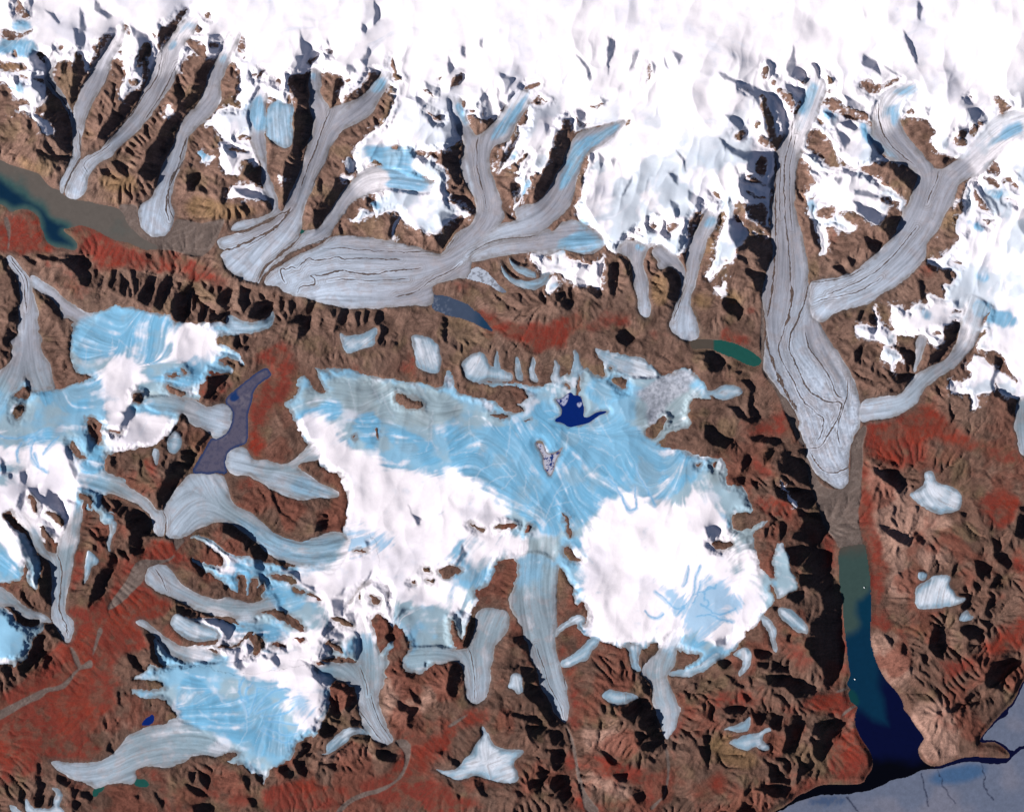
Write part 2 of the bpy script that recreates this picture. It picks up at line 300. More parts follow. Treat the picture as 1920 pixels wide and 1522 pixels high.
G hanging_glacier|winged blue-white cirque glacier below dark spurs left of the leaf-shaped patch
t B1
p 780,1370 830,1400 920,1390 1000,1370 1060,1330 1080,1370 1050,1420 1060,1470 950,1500 850,1540 820,1500
f 1060,1360 950,1430 850,1510
G hanging_glacier|curved white-blue glacier in a dark hollow right of the west icecap
t B1
p -60,1210 80,1300 150,1300 250,1270 290,1200 300,1270 270,1340 180,1370 80,1390 -60,1370
f 290,1240 200,1330 0,1320
G ice_patch|narrow blue ice drop between two brown ridges above the narrow grey tongue
t A2
p 1140,880 1190,890 1200,940 1180,1020 1150,970
G ice_patch|hazy blue ice patch on the ridge just left of the floe-covered lake
t A2
p 1310,740 1350,770 1370,840 1350,900 1290,930 1250,870 1260,810
G ice_patch|thin white crescent of snow on the brown ridge east of the forked glacier
t A3
p 660,515 690,540 740,580 745,620 690,650 680,700 640,770 625,775 640,700 640,600
G ice_patch|lens-shaped blue-white ice patch in a round hollow left of the crumpled snout
t D2
p -10,470 20,440 70,450 120,410 200,400 280,430 290,470 230,500 160,530 90,510 60,480 0,500
G hanging_glacier|leftmost thin white finger of ice hanging above the central icecap
t C2
p 205,130 215,200 235,290 240,350 180,350 185,260 195,180
f 205,150 210,340
G hanging_glacier|second thin curved ice finger from the left above the central icecap
t C2
p 350,180 380,230 390,300 410,390 350,370 345,290
f 355,190 375,370
G hanging_glacier|third ice finger, S-curved, between two dark slots above the central icecap
t C2
p 480,185 500,260 480,300 530,390 460,380 445,310 460,240
f 480,200 490,380
G hanging_glacier|fourth ice finger, wider at its base, above the dark blue lake
t C2
p 630,205 680,260 670,330 710,430 630,400 600,360 640,280
f 640,220 670,400
G hanging_glacier|broadest ice finger, blue-grey, right above the brown spit of the dark blue lake
t C2
p 775,140 810,150 830,240 860,300 790,350 755,310 790,220
f 790,150 810,330
G hanging_glacier|long pale glacier slanting along dark cliffs at the central icecap's northeast corner
t C2
p 930,125 1000,150 1100,190 1170,200 1290,190 1350,260 1410,340 1330,350 1200,340 1100,290 1030,250 960,180
f 940,140 1100,230 1300,300
"""
D_COVER = """C icecap|broad central icecap with white domes and a blue basin around a dark lake
t F
p 584,689 600,692 640,706 690,706 740,715 790,718 830,727 833,702 838,693 846,702 852,727 865,741 903,745 895,716 917,712 955,720 980,722 1020,722 1050,705 1085,695 1110,690 1140,690 1113,651 1180,670 1220,680 1235,705 1256,700 1270,690 1290,685 1310,708 1330,735 1335,745 1330,750 1300,760 1290,770 1295,783 1300,790 1285,805 1255,815 1232,828 1245,838 1275,845 1305,852 1327,856 1352,852 1361,870 1360,905 1385,910 1400,925 1418,957 1370,960 1372,985 1385,996 1420,978 1442,973 1432,985 1415,1000 1410,1015 1420,1035 1425,1060 1442,1085 1457,1085 1443,1052 1448,1040 1462,1015 1475,1030 1480,1050 1482,1070 1495,1085 1500,1100 1475,1115 1455,1125 1437,1142 1428,1155 1415,1175 1407,1180 1395,1200 1370,1225 1345,1243 1310,1262 1280,1270 1270,1262 1315,1228 1275,1222 1268,1215 1262,1240 1245,1215 1200,1215 1185,1205 1165,1218 1150,1205 1125,1205 1105,1195 1083,1178 1085,1165 1103,1145 1090,1125 1078,1140 1075,1110 1065,1090 1055,1070 1045,1060 1035,1120 1000,1130 960,1100 950,1060 920,1100 890,1130 870,1200 845,1225 830,1240 815,1235 800,1262 757,1258 755,1240 765,1220 763,1180 745,1170 735,1160 727,1100 715,1095 690,1085 668,1100 655,1060 640,1015 650,960 650,920 625,893 598,870 580,835 565,820 560,805 550,790 540,770 530,757 545,750 555,740 560,727 553,720 558,710 568,706 578,712 584,727 595,735 612,738 610,722 600,710 591,695
p 600,690 650,690 700,706 720,715 700,720 640,720
C icecap|western icecap of grey-blue basins and white snow ridges at the left
t A2
p 690,-130 850,-180 960,-180 1130,-140 1270,-120 1300,-70 1400,-60 1560,-60 1700,-50 1850,-60 1870,-10 1800,20 1700,40 1630,60 1640,100 1720,110 1800,180 1838,240 1810,257 1750,210 1660,210 1640,240 1700,260 1745,290 1735,332 1700,300 1600,330 1545,345 1545,400 1480,412 1500,530 1440,510 1380,520 1370,610 1360,640 1310,710 1240,820 1160,850 1050,890 900,910 840,940 810,930 790,960 790,1030 820,1070 900,1095 945,1100 950,1150 900,1180 800,1240 760,1240 760,1330 870,1350 880,1420 800,1440 740,1350 700,1330 690,1290 610,1210 580,1200 580,1300 500,1400 430,1400 380,1330 330,1260 200,1260 100,1320 30,1370 60,1440 200,1520 250,1640 300,1720 300,1850 290,1950 230,1900 200,1760 190,1750 180,1860 80,1880 0,1900 -1500,1900 -1500,520 -40,470 20,290 60,380 100,440 140,380 200,340 215,380 240,440 400,430 460,440 560,400 660,380 720,340 610,330 560,280 520,180 530,60 540,-80
t A3
p 100,60 600,60 620,200 520,300 480,400 440,470 320,480 240,420 150,300 60,200
p 680,120 800,220 900,300 870,340 760,310 700,250 640,200
C icecap|southwest icecap with a blue feathered centre and a white eastern dome
t A4
p 1000,530 1080,470 1150,420 1200,455 1300,390 1450,400 1500,330 1640,330 1700,350 1900,330 2200,330 2320,340 2360,430 2480,540 2460,620 2480,700 2450,800 2400,870 2390,940 2260,990 2210,1060 2180,1110 2160,1140 2100,1170 2090,1190 2030,1190 1995,1280 1975,1320 1965,1250 1870,1230 1860,1180 1760,1160 1700,1140 1720,1130 1800,1115 1790,1080 1720,1060 1680,1070 1620,1110 1500,1080 1300,1100 1150,1000 1120,880 1190,880 1310,820 1330,790 1250,700 1210,670 1180,655 1100,665 1040,640 975,605 1030,595 1110,600 1200,580 1240,570 1200,520 1130,530 1050,535
C ice_field|ragged snow and ice field with blue basins between the western and central icecaps
t F
p 352,1008 378,998 405,1018 440,1040 460,1055 500,1080 470,1120 440,1110 425,1100 410,1085 385,1070 360,1050 355,1043 375,1050 395,1060 415,1060 420,1045 400,1030 390,1025 375,1012
p 440,1035 475,1050 560,1068 640,1020 665,1005 700,1000 725,1100 690,1090 668,1108 655,1150 620,1180 605,1210 600,1250 560,1248 470,1265 420,1265 395,1250 385,1232 440,1235 480,1228 500,1205 470,1180 440,1165 450,1140 500,1150 520,1130 490,1120 500,1095 470,1080 450,1060
p 640,1150 690,1085 720,1090 745,1150 735,1200 760,1250 720,1270 660,1290 640,1270 600,1300 590,1240 610,1190
t A3
p 1300,1010 1480,1030 1640,1030 1760,1080 1900,1100 1920,1300 1760,1420 1500,1400 1300,1330 1250,1290 1330,1240 1500,1240 1640,1220 1650,1150 1540,1090 1400,1040
p 1150,1160 1250,1240 1330,1330 1500,1390 1480,1420 1250,1400 1180,1330
C ice_field|irregular snow and ice field west of the curved snout at the left edge near the bottom
t A3
p -1500,1000 20,930 60,960 100,1000 120,1060 180,1100 250,1100 300,1050 330,1080 290,1160 250,1160 240,1240 210,1290 200,1320 130,1370 100,1400 90,1370 20,1370 0,1380 -1500,1400
S
t A0
p -1500,-1500 2000,-1500 2000,300 1900,800 1840,790 1780,740 1790,600 1780,480 1760,430 1640,440 1560,430 1560,400 1440,400 1370,440 1350,560 1320,530 1200,600 1150,560 1100,600 1130,460 1060,390 1010,430 1000,480 960,500 930,480 860,420 800,560 680,540 640,560 620,420 570,370 550,400 545,470 500,450 430,470 380,560 350,620 340,740 250,830 330,880 400,940 380,1015 315,1010 300,930 235,870 240,800 200,740 150,750 92,735 95,690 60,612 0,600 -1500,600
p 160,830 130,800 230,790 240,850 230,870 160,830 70,888
p 1500,950 1600,850 1650,800 1820,812 1900,780 1990,760 2000,960 1990,1010 1880,1010 1860,1060 1900,1120 1850,1180 1800,1130 1750,1130 1700,1060 1640,1010 1620,945
p 930,480 1000,470 1060,420 1060,600 1050,660 960,700 930,770 905,730 910,640 950,600 950,540
p 1480,1130 1520,1120 1560,1170 1640,1180 1600,1200 1530,1230 1510,1170
p 1230,800 1260,790 1310,820 1290,850 1240,885
p 1640,1050 1900,1050 1960,1260 1850,1180 1800,1240 1780,1330 1700,1300 1660,1240 1640,1200 1660,1120
p 1700,1500 1720,1430 1760,1380 1900,1380 2050,1450 2080,1500 1900,1510 1760,1480
t B0
p -60,-1500 2000,-1500 2000,900 1880,880 1740,930 1660,950 1720,1060 1690,1040 1600,1130 1500,1130 1300,1130 1100,1130 1060,1080 1000,1230 930,1230 900,1150 920,1080 1000,1010 1060,970 1150,910 1170,800 1210,780 1150,700 1120,620 1090,570 1020,520 1000,610 900,680 800,740 800,790 780,700 840,620 820,560 740,560 650,560 600,520 560,530 500,560 420,560 400,620 430,680 440,800 340,760 240,760 100,830 0,830 -60,780
p 900,1130 990,1020 1080,940 1150,910 1250,1000 1550,1220 1590,1340 1600,1470 1720,1550 1800,1590 1720,1640 1560,1730 1440,1760 1400,1710 1330,1720 1250,1640 1170,1590 1100,1600 1060,1650 1050,1610 1000,1520 1060,1510 1060,1450 980,1465 900,1500 870,1380 900,1340 930,1300 880,1200
p 920,1600 930,1580 970,1575 1050,1610 1030,1630 940,1655 870,1660
p 1180,1690 1200,1650 1240,1630 1240,1650 1200,1730 1190,1815 1170,1810
p 820,1190 860,1170 890,1220 880,1290 830,1280
p 760,1340 800,1300 880,1310 890,1350 800,1350
p 320,1300 360,1310 370,1380 330,1340
t C0
p -60,-1500 2000,-1500 2000,1800 1880,1600 1850,1680 1760,1580 1700,1640 1640,1850 1590,1920 1550,1920 1480,1880 1430,1830 1340,1850 1250,1820 1180,1800 1100,1900 1040,1880 1020,1830 950,1740 880,1690 830,1680 800,1600 800,1540 850,1460 860,1280 890,1140 1000,1060 1130,960 1170,890 1080,930 940,960 780,1010 770,890 690,880 690,970 620,1060 600,1180 560,1250 520,1300 480,1300 420,1400 330,1500 330,1350 380,1250 340,1230 300,1110 220,1190 170,1300 160,1280 300,1060 400,900 460,800 380,850 330,920 300,1000 240,1060 200,900 100,910 80,870 -50,880
p 330,1360 450,1320 470,1400 430,1470 390,1530 330,1610 330,1540 400,1490 380,1380
p 190,1300 280,1250 370,1180 390,1140 330,1120 200,1290
t D0
p -60,-1500 2600,-1500 2600,1150 2400,1500 2420,1600 2400,1900 2440,2050 2400,2480 1820,2000 1900,1750 1960,1850 1880,2050 1820,1930 1760,1900 1800,1740 1920,1680 1950,1400 2020,1320 2000,1280 1930,1180 1800,1160 1700,1080 1680,1000 1750,980 1680,880 1600,880 1480,870 1400,1050 1250,920 1200,870 1000,820 900,700 860,800 900,900 940,990 990,1080 1030,1270 960,1300 830,1250 710,1170 740,1110 820,1240 720,1220 640,1000 500,1060 530,1140 550,1270 500,1400 500,1640 500,1720 330,1640 300,1590 310,1520 230,1500 200,1560 170,1600 100,1560 90,1480 -50,1500
p 780,1260 900,1280 1000,1260 1100,1230 1200,1290 1350,1380 1440,1410 1480,1480 1520,1540 1500,1640 1450,1580 1470,1520 1380,1500 1390,1600 1290,1690 1220,1680 1120,1580 1030,1590 1000,1620 1140,1660 1140,1740 1050,1735 940,1700 900,1710 930,1770 935,1880 870,1930 880,1840 840,1730 780,1560 760,1430 770,1380
p 700,1150 800,1140 880,1190 920,1240 1020,1270 960,1310 880,1290 760,1240
t D1
p 70,870 90,700 180,500 320,600 330,650 240,750 230,840 140,880 100,940 40,990 0,960 20,900
p -50,800 100,400 180,420 120,460 100,560 30,660 0,700
p 330,590 420,620 470,660 440,680 380,640
p 50,1020 130,1040 140,960 200,1000 170,1090 110,1100
t E1
p 1400,380 1460,380 1520,270 1640,230 1920,250 2400,250 2400,1900 2000,1900 1760,1860 1740,1810 1690,1750 1680,1680 1740,1640 1900,1800 1780,1560 1700,1500 1600,1530 1560,1480 1650,1330 1560,1400 1480,1520 1440,1450 1470,1300 1370,1310 1330,1380 1310,1460 1250,1480 1200,1400 1000,1390 960,1400 940,1470 880,1480 830,1430 770,1430 720,1430 640,1360 640,1320 750,1310 830,1350 830,1240 780,1180 800,1170 840,1240 870,1310 950,1370 930,1270 910,1160 980,1170 1040,1220 1130,1130 1200,1170 1180,1050 1300,1130 1340,1070 1300,1000 1390,1000 1420,920 1370,900 1290,890 1200,860 1190,810 1260,830 1370,780 1350,740 1430,690 1450,640 1390,600 1400,520 1450,490 1380,420
p 1530,1570 1560,1540 1620,1560 1650,1580 1720,1660 1680,1730 1700,1790 1680,1830 1560,1830 1580,1900 1550,1970 1530,1950 1530,1840 1430,1830 1360,1840 1360,1700 1420,1760 1540,1700 1480,1640
p 840,1540 870,1470 950,1500 1000,1560 980,1600 930,1620 960,1680 920,1650 910,1600 860,1590
t E3
p 95,0 120,10 150,100 130,150 190,180 220,200 230,170 150,110
t C1
p 440,770 570,790 640,770 700,760 850,860 950,860 1000,790 1040,800 1000,900 990,1080 940,1030 800,1030 740,980 680,930 640,960 600,930 540,960 500,880
p 600,960 640,930 690,1000 650,1050 590,1090 570,1040
p 1180,660 1300,560 1420,480 1500,430 1640,420 1620,560 1640,700 1560,800 1480,760 1420,700 1330,740
t D0
p 870,770 960,830 1040,860 1060,900 1250,930 1300,1100 1320,1200 1250,1240 1150,1260 1050,1230 1000,1150 930,960 850,880
p 1030,640 1180,700 1290,760 1260,840 1180,790 1060,730 1000,690
p 1240,1140 1360,1170 1500,1240 1400,1220 1260,1200
p 860,620 930,640 980,700 900,740 860,760 840,700
"""
D_ROCK = """K
t A0
p 130,0 170,20 210,90 240,140 190,155 110,110 125,50
p 0,225 100,250 200,245 270,215 230,260 100,310 0,290
p 100,390 130,385 145,430 110,440
p 275,400 310,375 345,410 355,450 330,490 300,440
p -20,430 60,470 190,480 205,530 130,550 -20,540
p 140,570 200,580 230,610 180,612
p 430,350 480,345 480,380 440,385
p 690,340 720,315 730,350 700,395
p 930,170 960,200 995,230 980,260 940,250
p 870,390 910,390 915,425 880,410
p 895,340 945,348 900,358
p 1110,230 1180,260 1185,330 1150,280
p 1190,200 1280,170 1390,60 1420,80 1330,190 1205,385 1185,340
p 750,290 820,250 830,300 760,400 680,530 665,510 720,360
p 1040,370 1100,310 1140,360 1130,440 1060,500 1010,520
p 1515,110 1560,90 1600,130 1550,140
p 1460,200 1500,190 1520,230 1470,255
p 1370,310 1420,290 1550,330 1560,400 1550,450 1440,390
p 1570,330 1640,320 1660,360 1600,380
p 1770,340 1800,310 1840,280 1840,340 1800,390 1775,370
p 1810,405 1835,410 1830,440
p 1700,480 1760,460 1780,500 1795,580 1785,640 1790,690 1760,770 1820,800 1740,810 1670,790 1660,700 1660,600
p 970,600 1030,600 1045,650 960,640
p 240,600 330,590 340,640 300,640
p 1780,1040 1880,1020 1870,1060 1790,1060
p 1700,1100 1880,1130 1850,1150 1740,1140
t B0
p 10,330 40,310 75,270 60,360 85,385 30,390
p 50,420 75,405 70,440
p 665,360 740,370 710,410
p 525,455 580,430 630,410 580,470 550,480
p 650,570 690,530 740,560 740,620 680,600
p 830,610 850,580 880,600 850,625
p 130,550 175,540 170,570 145,580
p 175,560 230,530 200,570 185,600
p 300,600 340,580 340,635 310,630
p 240,730 280,715 325,740 310,775 270,775
p 390,770 400,710 430,700 435,760 410,780
p 640,610 740,630 735,720 720,800 650,700
p 740,620 770,575 820,650 790,700 740,780 725,790
p 810,770 870,720 930,670 1010,610 1040,520 1080,580 1000,690 920,745
p 1165,470 1185,410 1205,450 1200,530 1250,580 1240,605 1175,600
p 1140,650 1170,630 1215,690 1190,725 1140,700
p 1080,770 1110,730 1190,765 1165,850 1150,910 1060,965 1000,910 1020,870
p 1400,680 1440,665 1500,710 1510,735 1470,710 1420,690
p 1415,810 1500,870 1540,860 1560,900 1510,910
p 1700,740 1740,760 1745,820 1710,810
p 1760,830 1810,825 1800,850
p 1750,870 1790,860 1880,900 1920,890 1830,1020 1790,980 1760,920
p 1170,1090 1240,1090 1230,1130 1180,1130
p 1360,1140 1400,1110 1440,1140 1400,1170
p 1410,1165 1435,1125 1440,1160 1420,1180
p 1440,1190 1470,1150 1475,1180 1450,1195
p 985,1260 1020,1230 1090,1215 1105,1240 1060,1260
p 1370,1310 1480,1340 1500,1360 1400,1330
p 1555,1140 1610,1140 1700,1150 1710,1200 1680,1250 1720,1350 1640,1330 1600,1280 1560,1200
p 1600,1350 1720,1380 1790,1440 1800,1500 1740,1480 1620,1440
p 1700,1590 1720,1640 1640,1740 1600,1840 1530,1870 1480,1760 1520,1750 1570,1700
p 1600,1490 1720,1530 1800,1590 1780,1610 1700,1560 1620,1520
p 0,480 25,560 30,620 0,640 -20,600
p -20,730 30,760 65,800 30,815 -20,810
p 0,1020 120,1020 120,1050 60,1060
p 1055,1435 1120,1460 1100,1480
p 1170,1585 1245,1590 1235,1630 1170,1600
p 1620,580 1720,560 1690,620 1610,660
p 1510,590 1540,570 1550,600
t C0
p 405,650 440,630 550,620 500,650 420,685
p 455,760 540,700 545,730 610,760 500,785
p 360,880 410,850 440,880 420,950 360,950
p 320,990 350,955 385,965 370,1040 320,1075
p 150,1150 230,1080 270,1060 250,1170 160,1285
p 240,1170 300,1090 380,1010 350,1080 280,1190 220,1250
p 345,1230 440,1140 450,1170 380,1250
p 185,1340 260,1290 330,1280 400,1310 330,1340 380,1400 340,1510 250,1500
p 300,1410 370,1360 390,1390 330,1500
p 385,1510 440,1400 500,1370 480,1450 490,1530 410,1540
p 470,1300 530,1290 520,1330 480,1340
p 490,1430 560,1250 620,1060 640,1000 690,980 700,1000 640,1330 590,1430 480,1530
p 680,930 720,900 730,950 690,970
p 790,860 830,920 900,930 940,910 880,960 820,960
p 1170,920 1200,890 1210,920 1190,955
p 850,1180 890,1140 900,1220 870,1290 860,1360 850,1470 800,1540 820,1620 770,1640 740,1580 780,1500 790,1400 830,1300
p 250,1600 310,1610 380,1640 360,1660 260,1660
p 590,1720 660,1695 710,1720 660,1750 610,1745
p 700,1660 750,1670 760,1690 730,1700
p 1340,1670 1370,1655 1410,1690 1390,1710
p 1480,1700 1540,1680 1560,1710 1500,1760
p 1230,1730 1280,1720 1270,1750
p 1170,1780 1230,1770 1240,1800 1200,1805
p 1640,1760 1640,1650 1700,1590 1750,1560 1720,1660 1670,1750 1620,1830
p 1810,1430 1840,1430 1890,1490 1880,1510 1840,1470
p 690,1880 720,1900 780,1910 850,1940 790,1970 720,1950
p 980,1800 1010,1800 1000,1820
p 320,1910 430,1900 470,2000 430,2040 380,2060 320,1980
p 560,1920 630,1920 620,1970 570,1950
p 1000,1890 1050,1930 1100,1930 1130,1990 1150,2080 1060,2090 1000,2100 1010,2000
p 1320,1900 1360,1850 1410,2000 1440,2080 1500,2120 1400,2200 1340,2100
p 605,2055 660,2050 740,2100 730,2140 690,2130
p 1310,650 1360,460 1375,520 1350,560
p 0,860 100,910 200,890 150,960 60,1010
p 0,830 40,825 60,840 20,850
p 90,770 100,890 200,880 240,820 280,790 240,840 120,920
p 890,790 980,770 1010,770 960,810 910,800
p 740,1000 770,960 800,990 770,1010
t D0
p 410,550 450,500 500,510 460,580 440,590
p 500,610 520,590 555,610 530,640
p 530,665 600,665 650,700 690,760 670,880 630,790 580,740
p 680,880 700,780 730,740 740,790 700,840
p 700,600 770,600 770,630 720,620
p 905,560 930,560 980,640 930,640
p 910,690 970,670 950,700
p 900,735 990,745 1060,800 1120,810 1230,850 1250,910 1140,860 1040,850 940,810 895,765
p 840,880 870,880 910,930 870,930
p 360,900 410,910 400,980 375,940
p 225,1040 260,990 320,990 310,1050 250,1065
p 385,1050 420,990 500,1050 530,1130 450,1100
p 400,700 450,720 520,890 570,1020 520,1130 490,1060 460,950 430,830
p 300,1350 340,1310 470,1380 480,1395 340,1370
p 270,640 380,700 330,680
p 430,1170 490,1180 480,1280 420,1350 370,1240
p 45,1440 80,1430 110,1490 140,1500 100,1510
p 820,930 900,980 950,1060 1000,1200 1030,1270 900,1250 880,1190 800,1140 750,1110 790,1000
p 1160,640 1200,590 1250,590 1320,640 1400,600 1480,600 1440,640 1350,660 1310,720 1220,690
p 1475,880 1560,900 1640,880 1690,910 1750,980 1700,1060 1760,1170 1800,1180 1900,1160 1800,1250 1770,1270 1640,1100 1630,1030 1560,1000 1520,950
p 1510,840 1570,810 1590,840 1530,860
p 710,1220 760,1240 850,1360 800,1380 770,1460 690,1520 690,1300
p 1170,1270 1250,1250 1400,1300 1500,1360 1570,1440 1530,1520 1480,1500 1440,1420 1350,1390 1250,1320
p 1400,1220 1500,1240 1610,1330 1570,1440 1480,1360
p 1070,1250 1110,1245 1150,1275 1080,1265
p 1320,1480 1400,1470 1400,1520 1340,1520
p 780,1490 850,1450 820,1490
p 850,1590 870,1550 990,1550 1000,1590 960,1640 880,1640
p 1020,1640 1120,1590 1250,1670 1290,1690 1400,1600 1450,1600 1400,1800 1250,1850 1180,1760 1160,1720
t D1
p 0,800 30,690 100,620 110,550 100,500 150,440 170,480 160,550 130,620 80,700 70,800 50,900 0,930
p 230,500 320,530 450,620 480,690 430,670 300,570
p 330,650 440,640 510,700 510,800 440,830 400,760 330,760
p 240,840 280,830 400,920 410,1000 360,1000 330,940 250,930
p 200,880 260,850 280,1000 300,1150 200,1150 150,1070 180,960
p 300,770 380,770 460,880 430,910
p 130,820 180,840 150,850
p 330,400 480,400 480,590 440,570 330,510 300,450
p 300,310 330,300 390,350 480,350 470,380 340,350
t E1
p 1410,410 1440,350 1470,420 1450,490 1390,540 1430,640 1450,640 1400,720 1340,760 1280,830 1200,800 1185,720 1280,600
p 1520,280 1560,290 1620,400 1670,470 1600,460
p 1600,460 1680,490 1670,500
p 1600,520 1660,550 1700,520 1680,560 1640,575
p 1600,180 1700,220 1760,290 1700,290
p 1640,150 1690,80 1720,90 1730,210 1650,170
p 1750,210 1830,210 1890,300 1870,310 1800,240 1770,280
p 1780,380 1880,400 1880,410 1800,390
p 1360,1210 1400,1190 1490,1210 1400,1230
p 1340,1300 1460,1290 1440,1360 1400,1400 1340,1440 1320,1380
p 1590,1280 1650,1210 1670,1200 1650,1290 1590,1310
p 1510,1280 1530,1250 1530,1290
p 1230,1370 1290,1360 1320,1400 1240,1380
p 1250,1520 1340,1440 1400,1380 1410,1420 1380,1520
p 1190,1110 1180,1000 1280,1040 1320,1080 1290,1070 1200,1030
p 1290,940 1360,910 1400,960 1390,990 1320,1000
p 1370,840 1450,850 1450,880 1400,860
p 980,1400 1100,1400 1110,1440 1100,1500 1030,1430
p 1500,1480 1600,1490 1700,1560 1720,1600 1620,1570
p 1150,1500 1200,1400 1230,1470
t E0
p 1420,1000 1480,950 1500,1010 1440,1060
p 1500,960 1560,920 1600,960 1560,1020 1520,1000
p 1390,1060 1410,1020 1520,1060 1480,1100 1400,1080
p 1690,730 1720,720 1840,790 1830,820 1750,860 1740,810
p 1500,720 1530,710 1540,750
p 1570,910 1640,910 1600,960
t F
p 880,718 900,720 930,722 970,725 985,735 995,746 975,753 965,756 980,764 985,772 970,775 955,772 945,770 930,757 900,745 880,745
p 912,778 950,776 955,785 930,786
p 975,788 1000,789 990,793
p 1077,735 1086,708 1092,700 1088,722 1082,738 1091,745 1080,742
p 1055,722 1062,716 1070,725 1065,727
p 1107,650 1113,660 1130,675 1136,690 1130,706 1112,700 1105,690
p 1144,709 1155,705 1175,706 1178,722 1175,731 1165,728 1150,715
p 1140,686 1150,685 1147,693
p 1295,748 1310,748 1340,748 1355,760 1340,775 1310,775 1290,768
p 1208,805 1215,797 1235,790 1245,775 1252,790 1240,810 1225,822 1210,822
p 1250,832 1285,828 1290,818 1320,820 1340,835 1358,855 1330,858 1290,848
p 1338,870 1350,862 1342,882
p 1300,870 1320,866 1312,874
p 740,740 742,737 755,739 775,745 795,765 790,768 765,765 745,755
p 704,800 710,800 711,825 706,822
p 660,820 667,815 666,825
p 553,875 572,868 600,870 640,890 645,917 650,922 630,918 590,905 570,885
p 878,977 897,985 912,990 908,997 890,988
p 926,987 945,983 970,985 968,990 935,995
p 985,1000 990,980 998,988 992,995
p 1053,960 1060,965 1072,995 1073,1005 1065,1007 1062,990
p 1053,1038 1057,1025 1072,1027 1075,1040 1090,1046 1085,1052 1065,1048
p 1045,1115 1047,1072 1055,1070 1063,1090 1077,1110 1070,1125 1078,1145 1070,1160 1055,1168 1045,1160
p 1092,1155 1097,1145 1103,1145 1102,1170 1093,1165
p 1045,1190 1065,1175 1080,1190 1085,1200 1105,1190 1100,1205 1085,1215 1070,1225 1050,1235 1042,1210
p 1108,1212 1115,1208 1137,1212 1135,1225 1120,1230 1108,1235
p 1140,1230 1150,1225 1180,1222 1182,1240 1170,1250 1150,1245
p 1197,1245 1207,1220 1215,1210 1238,1205 1235,1215 1220,1230 1210,1250 1200,1255
p 1270,1250 1275,1215 1290,1225 1318,1225 1300,1240 1285,1250 1280,1262
p 938,1048 960,1045 972,1050 972,1080 955,1110 940,1130 920,1140 905,1125 885,1115 900,1108 920,1090 925,1070
p 843,1158 850,1165 860,1190 870,1200 885,1160 893,1155 880,1200 870,1215 850,1210 845,1180
p 793,1060 805,1065 810,1075 795,1070
p 822,1065 850,1060 868,1065 855,1080 835,1088 825,1075
p 768,1090 782,1090 780,1098
p 800,1085 812,1083 810,1095
p 887,1110 897,1105 915,1120 925,1135 905,1130
p 690,1166 700,1150 725,1157 745,1180 740,1200 725,1210 715,1230 705,1215 705,1190
p 697,1152 710,1148 720,1155 715,1165 700,1160
p 740,1185 755,1178 762,1210 750,1230 765,1260 755,1272 740,1290 720,1270 722,1250 735,1220
p 740,1240 762,1250 755,1258 735,1255
p 612,1158 630,1153 655,1160 665,1175 640,1170
p 608,1205 625,1200 650,1222 640,1230 628,1215
p 600,1235 640,1230 670,1240 668,1245 640,1244 610,1240
p 592,1240 605,1238 612,1247 595,1245
p 671,1115 680,1110 675,1130
p 692,1110 715,1125 712,1133 700,1130
p 660,1030 685,1032 685,1038 665,1035
p 500,1075 530,1072 560,1090 550,1095 520,1085
p 550,1097 575,1108 570,1112 550,1108
p 573,1110 605,1122 600,1125 575,1115
p 500,1145 512,1132 525,1145 560,1160 578,1185 560,1185 540,1168 510,1158
p 552,1195 575,1197 565,1208 553,1200
p 464,1188 480,1190 484,1215 470,1205
p 508,1208 530,1203 540,1215 515,1212
p 445,1080 455,1075 462,1090 465,1115 450,1120 448,1100
p 475,1085 485,1088 483,1120 478,1128 465,1120 470,1100
p 440,915 460,935 480,950 500,965 540,985 570,993 600,990 612,975 607,990 580,1010 545,1005 500,985 460,960 440,940
p 412,1205 440,1208 455,1195 470,1180 475,1188 440,1212 400,1212
p 390,1215 410,1218 405,1226 390,1222
p 160,783 185,785 195,830 180,835
p 130,830 140,828 165,860 160,865 140,850
p 245,740 255,735 270,740 262,760 250,755
p 195,805 205,810 230,805 228,812 205,812
p 310,720 320,725 350,735 350,745 325,740 312,732
p 335,690 350,695 350,705 340,700
p 310,702 335,702 338,706 315,707
p 395,695 405,700 402,712 395,710
p 27,735 40,728 55,720 60,735 50,745 30,745
p 25,770 30,760 48,755 45,780 30,790
p 55,925 65,930 72,945 70,960 62,960 55,940
p 145,925 155,925 175,940 173,955 165,950 150,935
p 152,965 165,955 185,958 192,970 185,985 170,995 155,990
p 200,955 215,960 235,975 237,990 235,1050 215,1045 205,1020 210,990 220,970
p 75,990 80,985 90,1000 110,1030 105,1038 85,1025
p 85,955 100,955 115,970 120,985 110,990 100,970
p 28,1100 35,1095 60,1120 70,1130 68,1145 60,1135 48,1100
p 170,805 165,795 185,800 190,815 178,820
p 1380,970 1390,962 1430,968 1440,972 1420,980 1390,998 1372,990
p 1328,1020 1345,1012 1375,1015 1370,1025 1345,1030
p 1415,995 1432,985 1445,1010 1450,1040 1440,1052 1455,1085 1442,1085 1425,1050 1410,1010
p 1440,1097 1446,1095 1458,1125 1452,1128
p 1460,1127 1480,1122 1490,1130 1480,1140 1462,1135
p 1430,1150 1440,1143 1462,1160 1462,1175 1450,1175 1440,1165
p 1395,1185 1420,1180 1435,1185 1430,1192 1410,1190
p 1380,1210 1395,1215 1390,1222
p 1410,1210 1445,1200 1450,1215 1440,1230 1415,1225
p 1340,1242 1355,1240 1365,1260 1335,1265
p 1350,1240 1380,1225 1395,1245 1385,1260 1365,1255
"""
